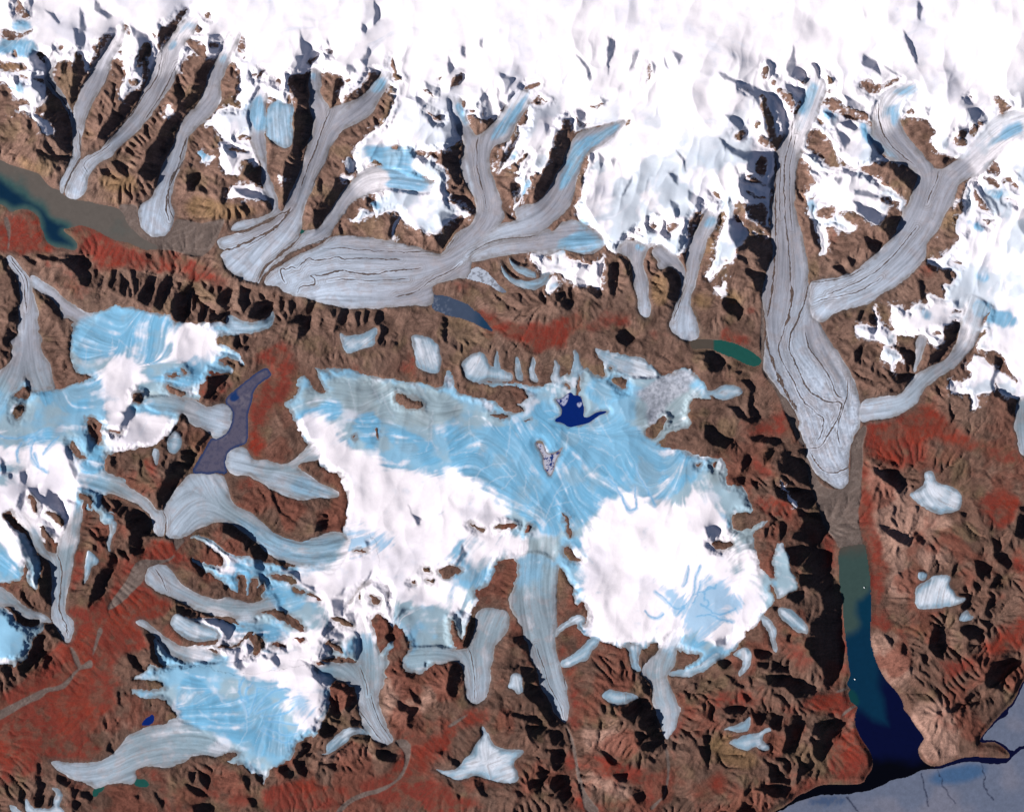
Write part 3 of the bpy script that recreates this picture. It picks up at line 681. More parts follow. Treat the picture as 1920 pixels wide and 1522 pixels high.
D_SHADOW = """t A0
p 180,0 240,0 240,130 215,110 190,60
p 340,80 400,105 450,165 440,180 380,115
p 595,60 625,110 640,230 600,235 590,200 600,130
p 705,0 740,20 760,70 840,120 800,140 710,70
p 550,220 610,215 635,290 625,370 640,450 660,500 640,560 600,640 570,740 540,790 535,700 545,560 540,470 575,370 560,300
p 830,210 870,205 885,240 830,290 820,340 770,400 720,470 680,530 665,520 690,440 720,350 750,290
p 970,190 1060,240 1150,330 1180,380 1150,480 1110,580 1070,700 1030,780 1000,830 960,780 980,690 1060,690 1060,600 1000,500 1010,440 1040,380 1030,300
p 900,790 960,720 1030,720 1050,760 960,900 880,1000 800,1060 730,1040 760,970 800,880 830,850 880,850
p 1400,50 1425,70 1410,120 1350,170 1310,210 1280,270 1240,340 1210,390 1185,330 1190,200 1240,190 1330,120
p 210,440 260,400 330,470 350,570 360,640 300,620 230,600 205,520
p 240,600 340,640 370,690 440,750 500,850 540,890 545,1000 570,1000 545,1060 540,1190 500,1180 450,1090 380,1020 310,1000 290,920 250,860 330,870 360,820 330,750
p 1560,260 1640,260 1680,310 1650,380 1630,440 1600,500 1560,580 1545,640 1510,720 1470,790 1400,850 1320,830 1340,780 1430,700 1460,560 1550,440 1570,370
p 1400,850 1340,930 1330,1010 1310,1050 1270,1160 1210,1260 1190,1340 1130,1370 1030,1300 1090,1210 1100,1120 1180,1060 1210,960 1270,860 1330,830
p 270,1120 370,1170 440,1180 510,1180 500,1200 390,1210 300,1160
p 330,1020 360,1060 380,1110 420,1170 360,1150 340,1090
p 750,1270 800,1260 830,1310 770,1320
p 830,1210 900,1200 920,1240 940,1290 900,1290
p 1420,1300 1480,1290 1500,1330 1460,1430 1410,1440 1400,1380
p 1680,1400 1700,1420 1700,1500 1660,1520
p 1650,1060 1720,1080 1800,1130 1860,1130 1860,1150 1740,1140 1660,1110
p 450,480 500,460 510,540 460,560
p 210,900 240,910 240,990 215,960
p 0,680 40,690 70,720 30,730
t B0
p 160,490 200,510 250,530 200,560 190,620 175,600 175,530
p 480,230 510,300 560,340 600,390 640,400 580,470 540,460 500,430 490,330
p 490,410 540,460 560,500 560,560 560,640 550,800 520,760 440,720 430,680 400,600 420,560 470,470 450,430
p 440,830 550,800 580,870 560,1010 565,1090 530,1150 490,1250 430,1230 430,1120 440,1010
p 370,1250 430,1230 490,1250 545,1340 515,1420 480,1480 440,1520 370,1540 365,1380
p 690,290 720,370 740,390 700,410 690,340
p 960,180 985,230 970,260 945,220
p 1040,0 1070,50 1080,150 1050,185 1030,190 1050,100
p 1000,350 1020,400 980,500 930,450 980,400
p 840,480 880,490 910,540 860,560 830,540
p 1020,520 1060,515 1085,580 1040,630 990,690 920,740 860,750 820,760 860,720 920,670 1000,610 1030,570
p 740,700 760,600 800,580 820,650 790,700 760,760 725,800
p 1600,420 1640,510 1610,560 1590,520
p 1700,340 1730,350 1720,430 1700,410
p 1840,300 1860,290 1850,350 1830,340
p 1420,610 1480,640 1540,660 1545,720 1510,720 1450,680
p 1290,720 1350,720 1420,760 1490,800 1560,830 1610,830 1570,900 1520,900 1420,800 1340,760
p 1680,560 1720,590 1680,630 1610,680 1630,620
p 1580,1080 1620,1030 1690,1040 1720,1100 1720,1150 1690,1200 1680,1250 1720,1390 1650,1380 1600,1290 1560,1230 1550,1150
p 1840,730 1890,730 1920,780 1920,890 1860,880 1850,800
p 1225,1020 1255,1060 1240,1130 1220,1120
p 820,1200 860,1180 900,1220 890,1290 830,1290
p 760,1340 850,1360 850,1400 800,1460 740,1550 690,1620 640,1690 610,1730 590,1680 600,1600 640,1520 690,1480 720,1430
p 100,1230 150,1220 210,1270 200,1340 220,1380 180,1390 110,1350 60,1300
p 0,1410 80,1410 130,1430 200,1420 280,1480 320,1510 260,1560 240,1520 150,1490 30,1460
p 980,1470 1050,1510 1060,1560 1010,1570 970,1540
p 1520,1600 1570,1580 1640,1600 1720,1640 1700,1680 1640,1740 1600,1800 1560,1860 1520,1850 1480,1760 1560,1720 1550,1660
p 1610,1460 1700,1470 1780,1520 1810,1600 1700,1570 1620,1500
p 1170,1620 1240,1630 1200,1700 1170,1780 1140,1760 1160,1680
p 1390,1700 1440,1740 1410,1780
t B1
p 60,1040 100,1050 100,1130 80,1190 50,1160 55,1090
p 130,1150 200,1150 230,1130 280,1150 270,1210 240,1300 150,1280 100,1260
p 330,1100 370,1110 350,1200 330,1180
p 400,1130 450,1110 440,1170 410,1240 395,1190
p 520,1180 600,1140 570,1220 550,1330 520,1400 470,1450 460,1400 480,1310 380,1310 420,1250 480,1240
p 800,1200 840,1200 830,1270 790,1350 740,1370 760,1290
p 910,1210 940,1215 940,1320 915,1340
p 975,1200 1005,1210 990,1290 970,1320
p 1060,1200 1110,1210 1110,1280 1060,1320 1040,1280
p 1550,1230 1580,1250 1590,1330 1590,1400 1570,1440 1555,1400 1570,1310
p 730,1200 750,1200 750,1260 730,1250
p 1110,1320 1145,1350 1130,1400 1080,1470 1060,1440 1090,1390
p 630,200 660,260 650,320 630,260
p 0,1380 30,1400 20,1480 0,1500
p 70,1400 90,1420 100,1500 80,1490
p 1195,1440 1230,1430 1220,1470
t A1
p 270,790 400,800 460,830 560,800 640,830 665,860 650,910 660,980 670,1030 600,1000 580,960 560,910 520,900 480,840 380,830 300,820
p 700,900 730,900 720,970 700,960
p 830,910 865,900 855,980 830,1040 810,1020
p 905,930 940,970 940,1030 930,1100 890,1060 890,1000
p 980,900 1010,900 1020,970 1030,1050 1020,1110 1000,1040 985,1000
p 960,1020 985,1060 990,1110 965,1100
p 1170,930 1170,960 1140,1010 1140,1080 1120,1180 1080,1160 1030,1130 1050,1050 1110,970
p 1200,1000 1270,940 1300,910 1290,970 1270,1020 1240,1090 1220,1170 1200,1220 1150,1170 1170,1080
p 1310,1090 1380,1060 1450,980 1450,1040 1410,1080 1410,1150 1400,1230 1370,1290 1300,1270 1280,1220 1290,1150
p 1570,1010 1600,1020 1590,1080 1560,1070
p 1720,1030 1740,1060 1730,1110 1680,1180 1620,1150 1650,1080 1690,1060
p 1810,1080 1840,1040 1865,1060 1850,1140 1820,1180
p 1560,1240 1660,1240 1710,1180 1740,1270 1720,1310 1640,1290 1570,1340
p 1480,1230 1530,1150 1530,1300 1480,1290
p 1450,1090 1470,1100 1460,1180 1440,1160
p 1640,1020 1655,1040 1640,1090 1625,1070
p 0,790 50,830 60,880 130,960 150,1050 155,1130 140,1160 120,1100 80,960 30,900
p 140,1170 150,1260 130,1350 140,1390 90,1440 100,1470 70,1480 20,1470 30,1410 110,1380 90,1340 110,1280 60,1310 60,1240
p 270,1070 350,1110 420,1160 470,1250 440,1240 340,1150
p 160,800 200,800 280,850 260,870 190,820
t A2
p 20,60 90,10 120,0 110,60 100,110 70,120 30,110
p 20,150 80,160 90,190 60,210 20,190
p 195,350 210,360 240,450 220,465 190,440
p 110,580 150,530 200,520 190,600 150,600
p 985,540 1040,480 1120,460 1060,520 990,560 1010,600 1000,650 960,670 950,710 950,730 900,750 890,710 930,660 940,600 960,570
p 660,810 690,780 700,850 690,910 660,940 650,880
p 490,870 530,930 580,1060 570,1110 540,1040 500,940
p 1550,350 1640,340 1720,310 1740,320 1660,370 1620,430 1580,500 1530,500 1560,430
p 1360,615 1410,650 1400,690 1350,680
p 1230,830 1310,710 1290,780 1250,840
p 1460,870 1510,800 1560,750 1580,780 1510,860 1480,910
p 1340,890 1440,910 1480,940 1460,1000 1390,1080 1310,1160 1250,1260 1200,1330 1185,1320 1200,1200 1240,1110 1270,1000 1330,980 1400,1000 1380,930
p 830,940 880,950 880,1000 840,1010
p 1045,960 1080,1000 1060,1040
p 0,940 30,980 40,1060 10,1080
p 60,1070 80,1080 80,1110 60,1110
p 140,1050 180,1040 195,1100 190,1150 150,1120
p 205,1170 280,1150 270,1200 330,1260 360,1180 430,1230 460,1320 490,1360 510,1400 490,1490 460,1440 420,1340 340,1300 260,1250
p 30,1380 70,1370 130,1440 200,1500 240,1520 140,1520
p 120,1310 150,1220 190,1200 180,1280 150,1340
p 610,1170 700,1210 760,1230 760,1300 730,1340 660,1240 610,1210
p 800,1250 900,1270 980,1310 1080,1370 1145,1420 1145,1520 1060,1520 950,1480 930,1380 850,1310
p 900,610 940,600 1010,640 980,670
t A3
p 30,250 100,310 190,380 220,450 230,560 310,600 310,690 250,690 230,740 200,620 160,520 150,450 60,340
p 310,610 370,610 390,680 390,760 380,800 390,880 370,940 340,880 300,850 290,780 250,750 270,720 330,720 320,650
p 330,350 400,370 430,420 370,430
p 710,430 780,410 820,400 810,440 800,470 815,530 830,550 760,480
p 680,460 740,540 700,520
p 950,300 1140,290 1145,370 1120,410 1050,440 1000,420 960,350
p 955,410 1010,400 1060,470 1080,530 1000,560 960,540 970,480
p 830,560 880,620 870,640 820,700 790,760 770,800 760,850 700,920 660,960 670,880 700,810 720,720 800,650
p 870,530 930,550 960,590 900,580
p 90,940 130,990 190,1040 290,1040 280,1070 240,1110 180,1100 130,1080 120,1010 80,980
p 200,1310 270,1270 380,1290 320,1340 250,1380 210,1450 150,1430 120,1380
p 20,1370 90,1370 80,1460 60,1470 20,1430
p 330,1090 400,1070 440,1130 480,1200 400,1170 360,1150
p 250,1200 300,1150 330,1170 290,1230 250,1260
p 1320,930 1400,950 1510,1010 1500,1080 1460,1070 1410,1040 1330,1020
p 1520,1030 1620,1040 1700,1090 1760,1110 1740,1150 1700,1210 1720,1250 1750,1270 1690,1260 1655,1230 1670,1140 1620,1110 1560,1070
p 1760,1250 1790,1270 1790,1340 1840,1400 1800,1410 1760,1370
p 1090,1150 1150,1160 1220,1230 1250,1300 1240,1410 1180,1390 1130,1330 1130,1230 1110,1190
p 940,1290 1000,1320 1060,1390 1080,1440 1000,1400
p 1680,330 1750,340 1830,390 1900,460 1920,500 1850,470 1750,430 1680,390
p 1420,580 1500,620 1540,700 1510,720 1450,650
p 1660,780 1720,780 1700,830
p 1540,480 1580,490 1550,560
t B3
p 0,360 40,380 110,420 230,510 240,560 210,620 220,680 150,660 140,580 90,480 30,420
p 330,590 360,600 400,660 350,680
p 430,660 480,700 500,770 590,800 600,840 520,790 460,720 400,690
p 180,700 240,730 240,780 200,780 180,740
p 265,60 300,100 330,200 390,260 460,310 400,290 330,230 285,150
p 650,300 700,290 695,340 660,370 590,390
p 975,455 1010,460 1000,520
p 1300,180 1330,250 1400,290 1380,340 1340,280
p 1700,480 1750,550 1700,600 1640,640 1690,560
p 960,780 1010,700 1030,680 980,770
p 720,890 810,890 810,1010 740,1010
p 830,990 890,990 905,1080 870,1080
p 660,1110 710,1070 760,1120 820,1180 790,1230 720,1200 650,1150
p 890,1180 940,1200 940,1320 910,1370 880,1330 830,1310 840,1260 880,1230
p 660,1220 710,1220 740,1340 700,1390 620,1330
p 330,940 390,980 380,1010 340,990
p 160,1150 200,1150 220,1250 200,1270
p 320,1210 380,1240 400,1300 340,1260
p 190,1290 260,1330 240,1340
p 270,1330 310,1300 340,1370 320,1400
p 0,1240 30,1250 20,1340 80,1400 20,1400 0,1380
p 1150,830 1180,850 1200,890 1150,880
p 1250,960 1310,960 1240,1010 1200,1050
p 1670,960 1720,980 1810,1050 1800,1120 1740,1250 1720,1250 1730,1160 1760,1060 1700,1020
p 1640,1360 1700,1390 1715,1500 1650,1610 1580,1560 1600,1460
p 1140,1060 1180,1070 1190,1120 1160,1130
p 1130,1170 1170,1100 1200,1190 1170,1240
p 750,870 830,810 800,860
t B4
p 570,490 650,500 720,530 800,540 800,570 900,580 905,620 850,640 800,600 720,570 620,530
p 1580,600 1650,640 1660,680 1600,640
p 1280,470 1360,470 1350,520 1290,510
p 1310,590 1390,660 1410,720 1350,690
p 1220,680 1290,720 1370,740 1350,800 1330,900 1290,870 1300,780 1240,760
p 850,660 910,640 930,690 860,770 830,740
p 690,600 720,700 700,760 740,700 800,800 790,860 720,850 690,800
p 640,880 700,880 760,890 750,930 680,960 630,940
p 860,830 940,820 950,850 920,890 870,870
p 880,950 1000,940 1000,970 900,970
p 690,1120 780,1050 880,990 890,1010 800,1060 740,1110
p 1060,1040 1130,1060 1220,1080 1190,1130 1110,1130 1060,1090
p 430,1120 520,1050 570,1000 560,1060 500,1100 440,1140
p 340,1170 390,1160 440,1220 430,1260 370,1240 330,1210
p 450,1140 520,1130 530,1200 530,1250 490,1240 450,1190
p 700,1150 760,1150 760,1190 700,1180
p 50,1240 90,1240 110,1360 80,1330
p 150,1240 200,1240 200,1300 160,1280
p 1780,1270 1830,1270 1860,1330 1900,1400 1850,1390 1800,1330
p 1760,1080 1850,960 1880,930 1890,900 1860,960 1800,1060
p 1520,1070 1570,1050 1560,1090
p 1620,1110 1680,1140 1680,1180 1630,1160
p 1650,1370 1690,1400 1680,1430
p 1590,1270 1620,1290 1640,1340 1610,1320
p 90,1410 150,1430 180,1490 130,1480
t C4
p 330,200 400,200 440,250 440,320 380,280 330,240
p 400,560 520,570 600,660 640,780 700,840 640,880 600,860 540,760 490,700 400,620
p 300,750 400,790 480,800 540,850 590,880 560,890 440,820 330,800
p 410,880 480,870 580,890 540,920 440,940
p 600,900 680,910 690,960 650,1010 610,990
p 620,1040 690,1050 700,1100 720,1150 660,1210 620,1200 600,1120
p 620,1250 740,1250 740,1330 740,1400 700,1450 660,1380 600,1330
p 340,1340 400,1370 430,1390 360,1390
p 30,1280 90,1290 130,1400 60,1360
p 500,1220 570,1200 610,1230 540,1290
p 420,1290 520,1260 530,1310 450,1340
p 1290,500 1360,540 1375,600 1360,680 1310,620
p 1200,690 1270,660 1330,680 1400,760 1430,860 1450,950 1460,1000 1380,1070 1290,1050 1290,1000 1350,980 1340,880 1300,900 1260,870 1290,800 1240,790 1150,810 1140,740
p 1130,790 1230,790 1230,850 1180,830
p 1240,920 1290,910 1330,960 1280,990
p 1130,380 1160,390 1170,450 1150,430
p 1440,1320 1475,1310 1470,1400 1450,1430
p 1070,1240 1180,1230 1170,1290 1120,1290
p 980,720 1025,720 1025,770
p 1800,710 1830,780 1810,840 1800,780
p 1710,1020 1800,1050 1800,1130 1780,1160 1730,1090
p 1220,1390 1300,1360 1320,1420 1250,1460
p 1320,1100 1420,1120 1380,1150
p 380,420 430,440 510,430 520,520 460,560 400,540
p 1840,230 1920,200 1920,260 1850,270
p 1690,540 1720,560 1700,600
p 1780,540 1810,540 1790,560
p 980,1060 1060,1100 1120,1150 1060,1160
p 1140,680 1160,720 1140,760
t C0
p 690,880 770,890 770,960 740,1000 740,1100 720,1160 700,1250 640,1330 590,1430 540,1500 480,1530 490,1430 520,1350 560,1250 600,1170 620,1060 640,980 690,970
p 240,1150 300,1090 380,1010 350,1080 280,1190 220,1250
p 440,1170 540,1100 480,1150 400,1290 370,1320
p 800,810 860,820 865,900 830,910 810,880
p 800,900 880,940 860,970 800,980
p 225,540 330,590 280,700 255,710 255,620
p 200,650 230,700 230,760 280,780 240,840 220,800
p 80,660 120,730 160,770 150,860 80,870 100,800
p 80,870 200,870 120,920
p 1035,270 1085,300 1070,400 1040,490 1035,560 1030,400
p 800,410 860,460 900,510 920,580 900,600 870,510
p 1230,400 1280,380 1230,500 1195,530
p 1370,450 1400,500 1380,550
p 1460,430 1490,510 1460,480
p 1520,390 1600,420 1570,480
p 990,740 1040,740 1000,790
p 900,1140 940,1150 930,1200 900,1190
p 970,1150 1020,1190 980,1260
p 1065,1200 1095,1190 1080,1250
p 1490,1290 1560,1320 1560,1390 1530,1350
p 1550,1120 1610,1190 1610,1280 1600,1220
p 1870,540 1920,560 1920,610 1880,580
p 1870,1040 1920,1060 1920,1130
p 1640,1430 1700,1470 1780,1540 1780,1600 1740,1650 1700,1700 1660,1750 1640,1800 1620,1740 1680,1650 1710,1590 1710,1560 1640,1500
p 1500,1500 1560,1530 1560,1630 1540,1680 1530,1600
p 1140,1470 1200,1340 1220,1320 1190,1400
p 300,1390 340,1360 380,1410 370,1450 330,1480
p 490,770 540,740 520,780
t C1
p 10,420 45,470 30,495 0,480
p 260,470 310,500 350,540 300,520
p 1010,650 1060,690 1070,750 1040,740
p 900,740 935,740 920,785
p 1050,860 1100,830 1110,900 1090,1000 1090,1090 1060,1080 1040,1000
p 1110,790 1170,810 1210,850 1220,920 1215,1000 1180,920 1150,850
p 1440,910 1490,870 1540,890 1590,950 1590,1040 1550,1150 1480,1110 1500,1000 1450,940
p 650,1090 700,1060 760,1180 720,1190 660,1140
p 735,1040 770,1020 790,1100 780,1160 745,1090
p 890,1040 960,1040 990,1090 960,1120 900,1080
p 330,880 350,920 300,830
p 490,840 540,850 530,960 500,900 460,860
p 950,860 990,870 980,960 955,940
p 1330,830 1350,840 1345,920
p 1600,780 1640,680 1650,640 1700,580 1680,620 1620,830
p 860,860 900,930 870,890
p 780,960 860,980 880,1050 820,1040
p 1100,1400 1160,1340 1200,1380 1250,1430 1180,1480 1110,1450
p 230,900 245,910 240,930
p 520,1080 580,1110 560,1150 520,1110
p 1390,480 1440,490 1390,540
t D0
p 100,540 260,610 380,650 500,710 560,780 600,840 600,910 630,990 580,1080 540,1130 500,1060 450,960 430,850 380,740 260,640 130,580
p 620,480 650,400 670,340 680,420 690,500 750,560 770,590 700,600 640,570 615,520
p 610,600 650,690 700,650 750,660 770,740 720,790 680,880 680,760 630,690
p 150,860 220,870 290,940 330,970 320,1040 270,1060 260,980
p 130,1070 280,1130 520,1150 530,1190 550,1270 500,1370 480,1390 400,1380 340,1280 330,1210 200,1150
p 260,1360 400,1370 500,1400 520,1450 520,1520 500,1560 400,1500 280,1480 250,1400
p 1050,710 1180,780 1260,840 1255,910 1220,860 1080,800
p 930,970 980,950 1100,1050 1070,1120 1020,1150 990,1080 960,1020
p 1020,920 1080,900 1150,960 1130,980
p 1250,1150 1360,1180 1380,1240 1330,1250 1260,1210
p 1400,1220 1500,1240 1610,1330 1570,1440 1480,1360 1410,1260
p 970,1330 1030,1330 1010,1390
p 1320,1480 1400,1470 1400,1520 1340,1520
p 1350,500 1490,580 1440,570
p 1200,400 1290,460 1320,560 1260,520 1180,480
p 1490,230 1560,330 1600,480 1530,350
p 1610,10 1640,60 1610,150
p 1660,830 1710,800 1690,870
p 790,1250 880,1330 870,1380 820,1340
p 230,1250 260,1330 240,1300
t D1
p 280,350 300,320 500,310 520,390 500,430 500,600 460,590 420,570 330,520 300,460 310,400
p 180,520 230,490 280,580 330,600 330,640 320,740 250,770 220,690 180,620
p 330,650 420,640 500,690 515,780 490,860 450,910 400,820 330,750
p 250,770 320,820 330,860 250,820
p 310,880 400,920 450,930 440,1010 400,1080 360,960 310,930
p 140,1110 230,1140 290,1200 260,1280 170,1220 130,1160
p 1110,390 1250,440 1370,500 1300,570 1220,520 1140,460
p 1120,310 1200,310 1310,350 1260,370 1120,340
p 1330,340 1400,360 1400,410 1350,400
p 1300,570 1400,490 1470,500 1450,600 1420,660 1340,600
p 790,510 830,540 840,620 870,690 870,760 830,700 800,620
p 1200,660 1330,700 1300,780 1230,740
p 1080,800 1160,850 1110,880
p 1620,1030 1660,1040 1660,1110 1620,1120
p 1240,1350 1290,1330 1280,1420
p 1170,1200 1210,1200 1160,1290
p 1250,1250 1280,1220 1290,1290 1250,1320
p 960,880 1010,860 1100,930 1050,950
p 1660,860 1760,870 1750,920 1700,910
p 0,420 25,440 20,490 0,500
t E0
p 1500,820 1580,830 1650,880 1640,940 1580,900 1570,980 1530,900
p 1430,950 1500,930 1490,1000 1440,1050
p 1320,1180 1400,1180 1330,1240 1300,1210
p 1180,800 1220,820 1200,870
p 1790,720 1840,750 1850,790
p 1120,10 1150,50 1140,150 1120,120
t E1
p 1450,370 1480,420 1470,490 1440,450
p 1570,280 1650,340 1710,400 1740,500 1690,500 1640,420
p 1450,620 1520,600 1490,670
p 1200,830 1260,860 1280,900 1220,890
p 1310,1300 1400,1300 1450,1300 1400,1390 1330,1370
p 1260,1480 1340,1430 1410,1380 1400,1450 1360,1520 1280,1520
p 1840,150 1900,200 1890,270
p 1140,980 1180,990 1180,1120 1150,1120
p 1310,900 1350,890 1380,940 1370,980 1330,950
p 1380,1130 1430,1120 1420,1180
t E2
p 1800,520 1860,510 1860,580 1840,650 1800,590
p 1310,0 1390,0 1400,60 1340,50
p 760,0 800,0 790,50 770,60
p 930,90 1000,130 1090,160 1100,230 1060,260 1000,190 950,140
p 860,270 950,320 1090,330 1080,360 960,400 920,340
p 1350,350 1390,400 1430,470 1370,470
p 1700,180 1750,220 1740,290 1690,360 1680,410 1720,440 1800,490 1780,530 1700,490 1650,390 1700,300
p 780,1010 860,1060 900,1030 1000,1090 1030,1110 1010,1190 960,1190 880,1130 820,1080
p 1440,1360 1490,1370 1480,1400 1450,1390
p 640,160 720,100 700,150 660,230
p 760,280 800,230 780,310
p 1220,180 1330,110 1360,90 1300,200 1200,260
t D2
p 0,160 100,180 140,200 130,280 60,330 20,280 0,250
p 270,370 330,360 370,430 360,560 420,660 350,640 330,560 340,450
p 170,560 260,590 330,650 440,660 350,690 250,640
p 0,700 60,720 130,790 200,830 160,880 60,850 0,800
p 330,800 420,790 560,820 600,840 540,860 450,840 360,830
p 700,880 750,880 760,930 700,900
p 610,930 710,960 760,1010 800,1090 790,1140 720,1110 580,1060 560,1040
p 530,1170 640,1180 760,1190 810,1200 835,1280 780,1340 700,1310 540,1250 525,1210
p 210,1110 310,1070 300,1170 230,1160
p 590,600 640,650 690,660 680,720 720,800 690,830 660,740
p 440,930 520,880 500,960 450,1000
p 280,980 330,920 350,960 290,1050
p 230,300 280,290 260,330
p 1370,1030 1420,1050 1400,1060
t D3
p 760,250 830,240 890,290 910,370 880,440 830,510 720,460 650,430 720,350
p 610,510 720,480 800,520 820,490 760,570 700,650 640,630 620,560
p 830,520 890,530 930,590 930,700 880,720 780,690 720,680 760,590
p 710,700 800,710 900,710 980,730 1030,800 1020,830 1050,900 1050,950 990,1010 1040,1070 1000,1150 1030,1250 1020,1320 1020,1400 990,1490 920,1500 880,1400 820,1340 780,1260 750,1230 760,1170 790,1160 800,1060 860,1020 880,960 870,860 800,800 720,780
p 640,830 730,830 730,870 690,920 620,880
p 510,950 560,950 520,980
p 380,1270 480,1290 510,1310 430,1350 380,1310
p 570,310 610,310 600,380 570,460 560,400
p 450,350 480,360 460,430
p 0,350 60,340 110,370 110,440 60,470 20,420
p 610,1160 640,1150 640,1210 610,1200
t D4
p 640,520 740,540 830,590 760,650 690,660 620,600 650,580
p 450,480 540,500 640,500 660,580 600,580 480,550
p 840,850 950,830 1075,860 950,970 870,960 820,920
p 800,970 940,980 940,1060 880,1140 830,1120 820,1040
p 620,880 730,790 720,870 700,970 690,1020 640,1080 580,1070 610,960
p 490,820 590,770 560,850 520,900 480,880
p 340,960 410,930 400,980 350,1010
p 410,1020 500,990 510,1030 440,1060
p 480,1140 540,1160 560,1220 640,1260 630,1310 500,1300
p 700,1200 810,1130 820,1180 760,1240 690,1310
p 300,1370 370,1270 360,1330 300,1390
p 370,1340 480,1310 640,1330 610,1400 540,1410 480,1370
p 240,1500 310,1460 370,1470 350,1520 250,1520
p 150,480 220,510 300,590 280,590 200,530
p 290,620 350,680 310,700
p 130,730 280,720 300,760 190,780
p 40,700 70,750 50,830
p 380,790 440,780 430,870 390,850
p 880,440 940,420 950,520 930,600 890,540
p 190,820 260,780 250,840 190,840
p 0,950 40,960 40,1040 0,1050
p 80,380 130,370 200,410 140,450
p 400,390 480,400 470,440 410,430
p 510,380 590,440 610,470 530,440
p 330,500 370,510 350,560
p 620,180 640,190 630,230
t E3
p 830,340 980,380 1080,430 1060,500 980,470 900,410
p 940,190 960,200 950,290 930,260
p 1000,180 1010,240 990,240
p 1540,590 1680,650 1650,700 1560,720 1550,650
p 1680,440 1740,480 1760,540 1820,620 1810,670 1740,630 1690,560
p 1390,640 1420,610 1410,680 1370,720
p 1670,280 1690,350 1670,380
p 1480,850 1520,900 1480,980 1440,940 1480,900
p 1240,1130 1310,1100 1320,1180 1310,1300 1260,1310 1200,1260 1200,1180
p 1440,1100 1520,1090 1600,1120 1580,1170 1500,1190 1440,1140
p 1580,1040 1680,1050 1690,1090 1650,1110
p 1700,1360 1830,1340 1900,1370 1820,1400 1760,1420 1700,1480 1640,1510 1620,1480
p 870,1150 930,1180 940,1220 900,1210
p 1000,1210 1040,1260 1030,1310 990,1300
p 1640,900 1700,870 1690,940 1640,970
p 1880,290 1920,260 1920,400 1860,420
p 1100,380 1180,450 1160,490 1090,430
p 1650,800 1740,700 1760,740 1690,820
p 1540,750 1600,800 1560,860
p 1100,190 1130,200 1110,250
p 960,690 1000,700 1010,740
p 1880,200 1920,190 1920,240
t E4
p 1820,390 1900,380 1900,420 1800,480 1740,540 1700,580 1640,600 1620,560 1700,490
p 1480,660 1590,600 1590,700 1530,720 1480,700
p 1270,770 1300,740 1310,800
p 1080,490 1170,560 1170,580 1100,520
p 1140,460 1210,480 1210,510
p 1060,420 1080,440 1070,500
p 1240,400 1290,440 1280,470
p 1330,740 1480,700 1480,740 1340,770
p 1130,310 1200,380 1160,400
t A4
p 280,1140 310,1150 310,1250 340,1330 300,1480 260,1470 290,1330
p 880,610 900,620 890,700 920,730 880,700
p 930,600 960,640 930,630
p 820,980 850,1080 800,1050
p 1420,1210 1460,1220 1440,1310 1420,1260
p 1500,1210 1560,1250 1580,1280 1560,1350 1500,1280
p 1380,1300 1480,1340 1560,1400 1500,1400 1420,1350
p 1820,1250 1860,1240 1870,1330 1830,1310
p 420,1230 530,1270 500,1330 430,1290
p 150,1350 190,1380 180,1450 140,1430
p 360,1420 410,1380 400,1470 360,1470
p 540,1330 580,1350 560,1420 530,1400
p 1140,1350 1230,1440 1220,1500 1180,1420
p 600,1350 700,1370 690,1430 600,1400
p 1000,1400 1040,1390 1040,1430
p 1440,1470 1540,1460 1600,1480 1600,1520 1440,1520
p 240,400 340,350 260,400 180,460 130,440 120,390 200,360
p 540,1420 600,1450 580,1510 540,1480
"""
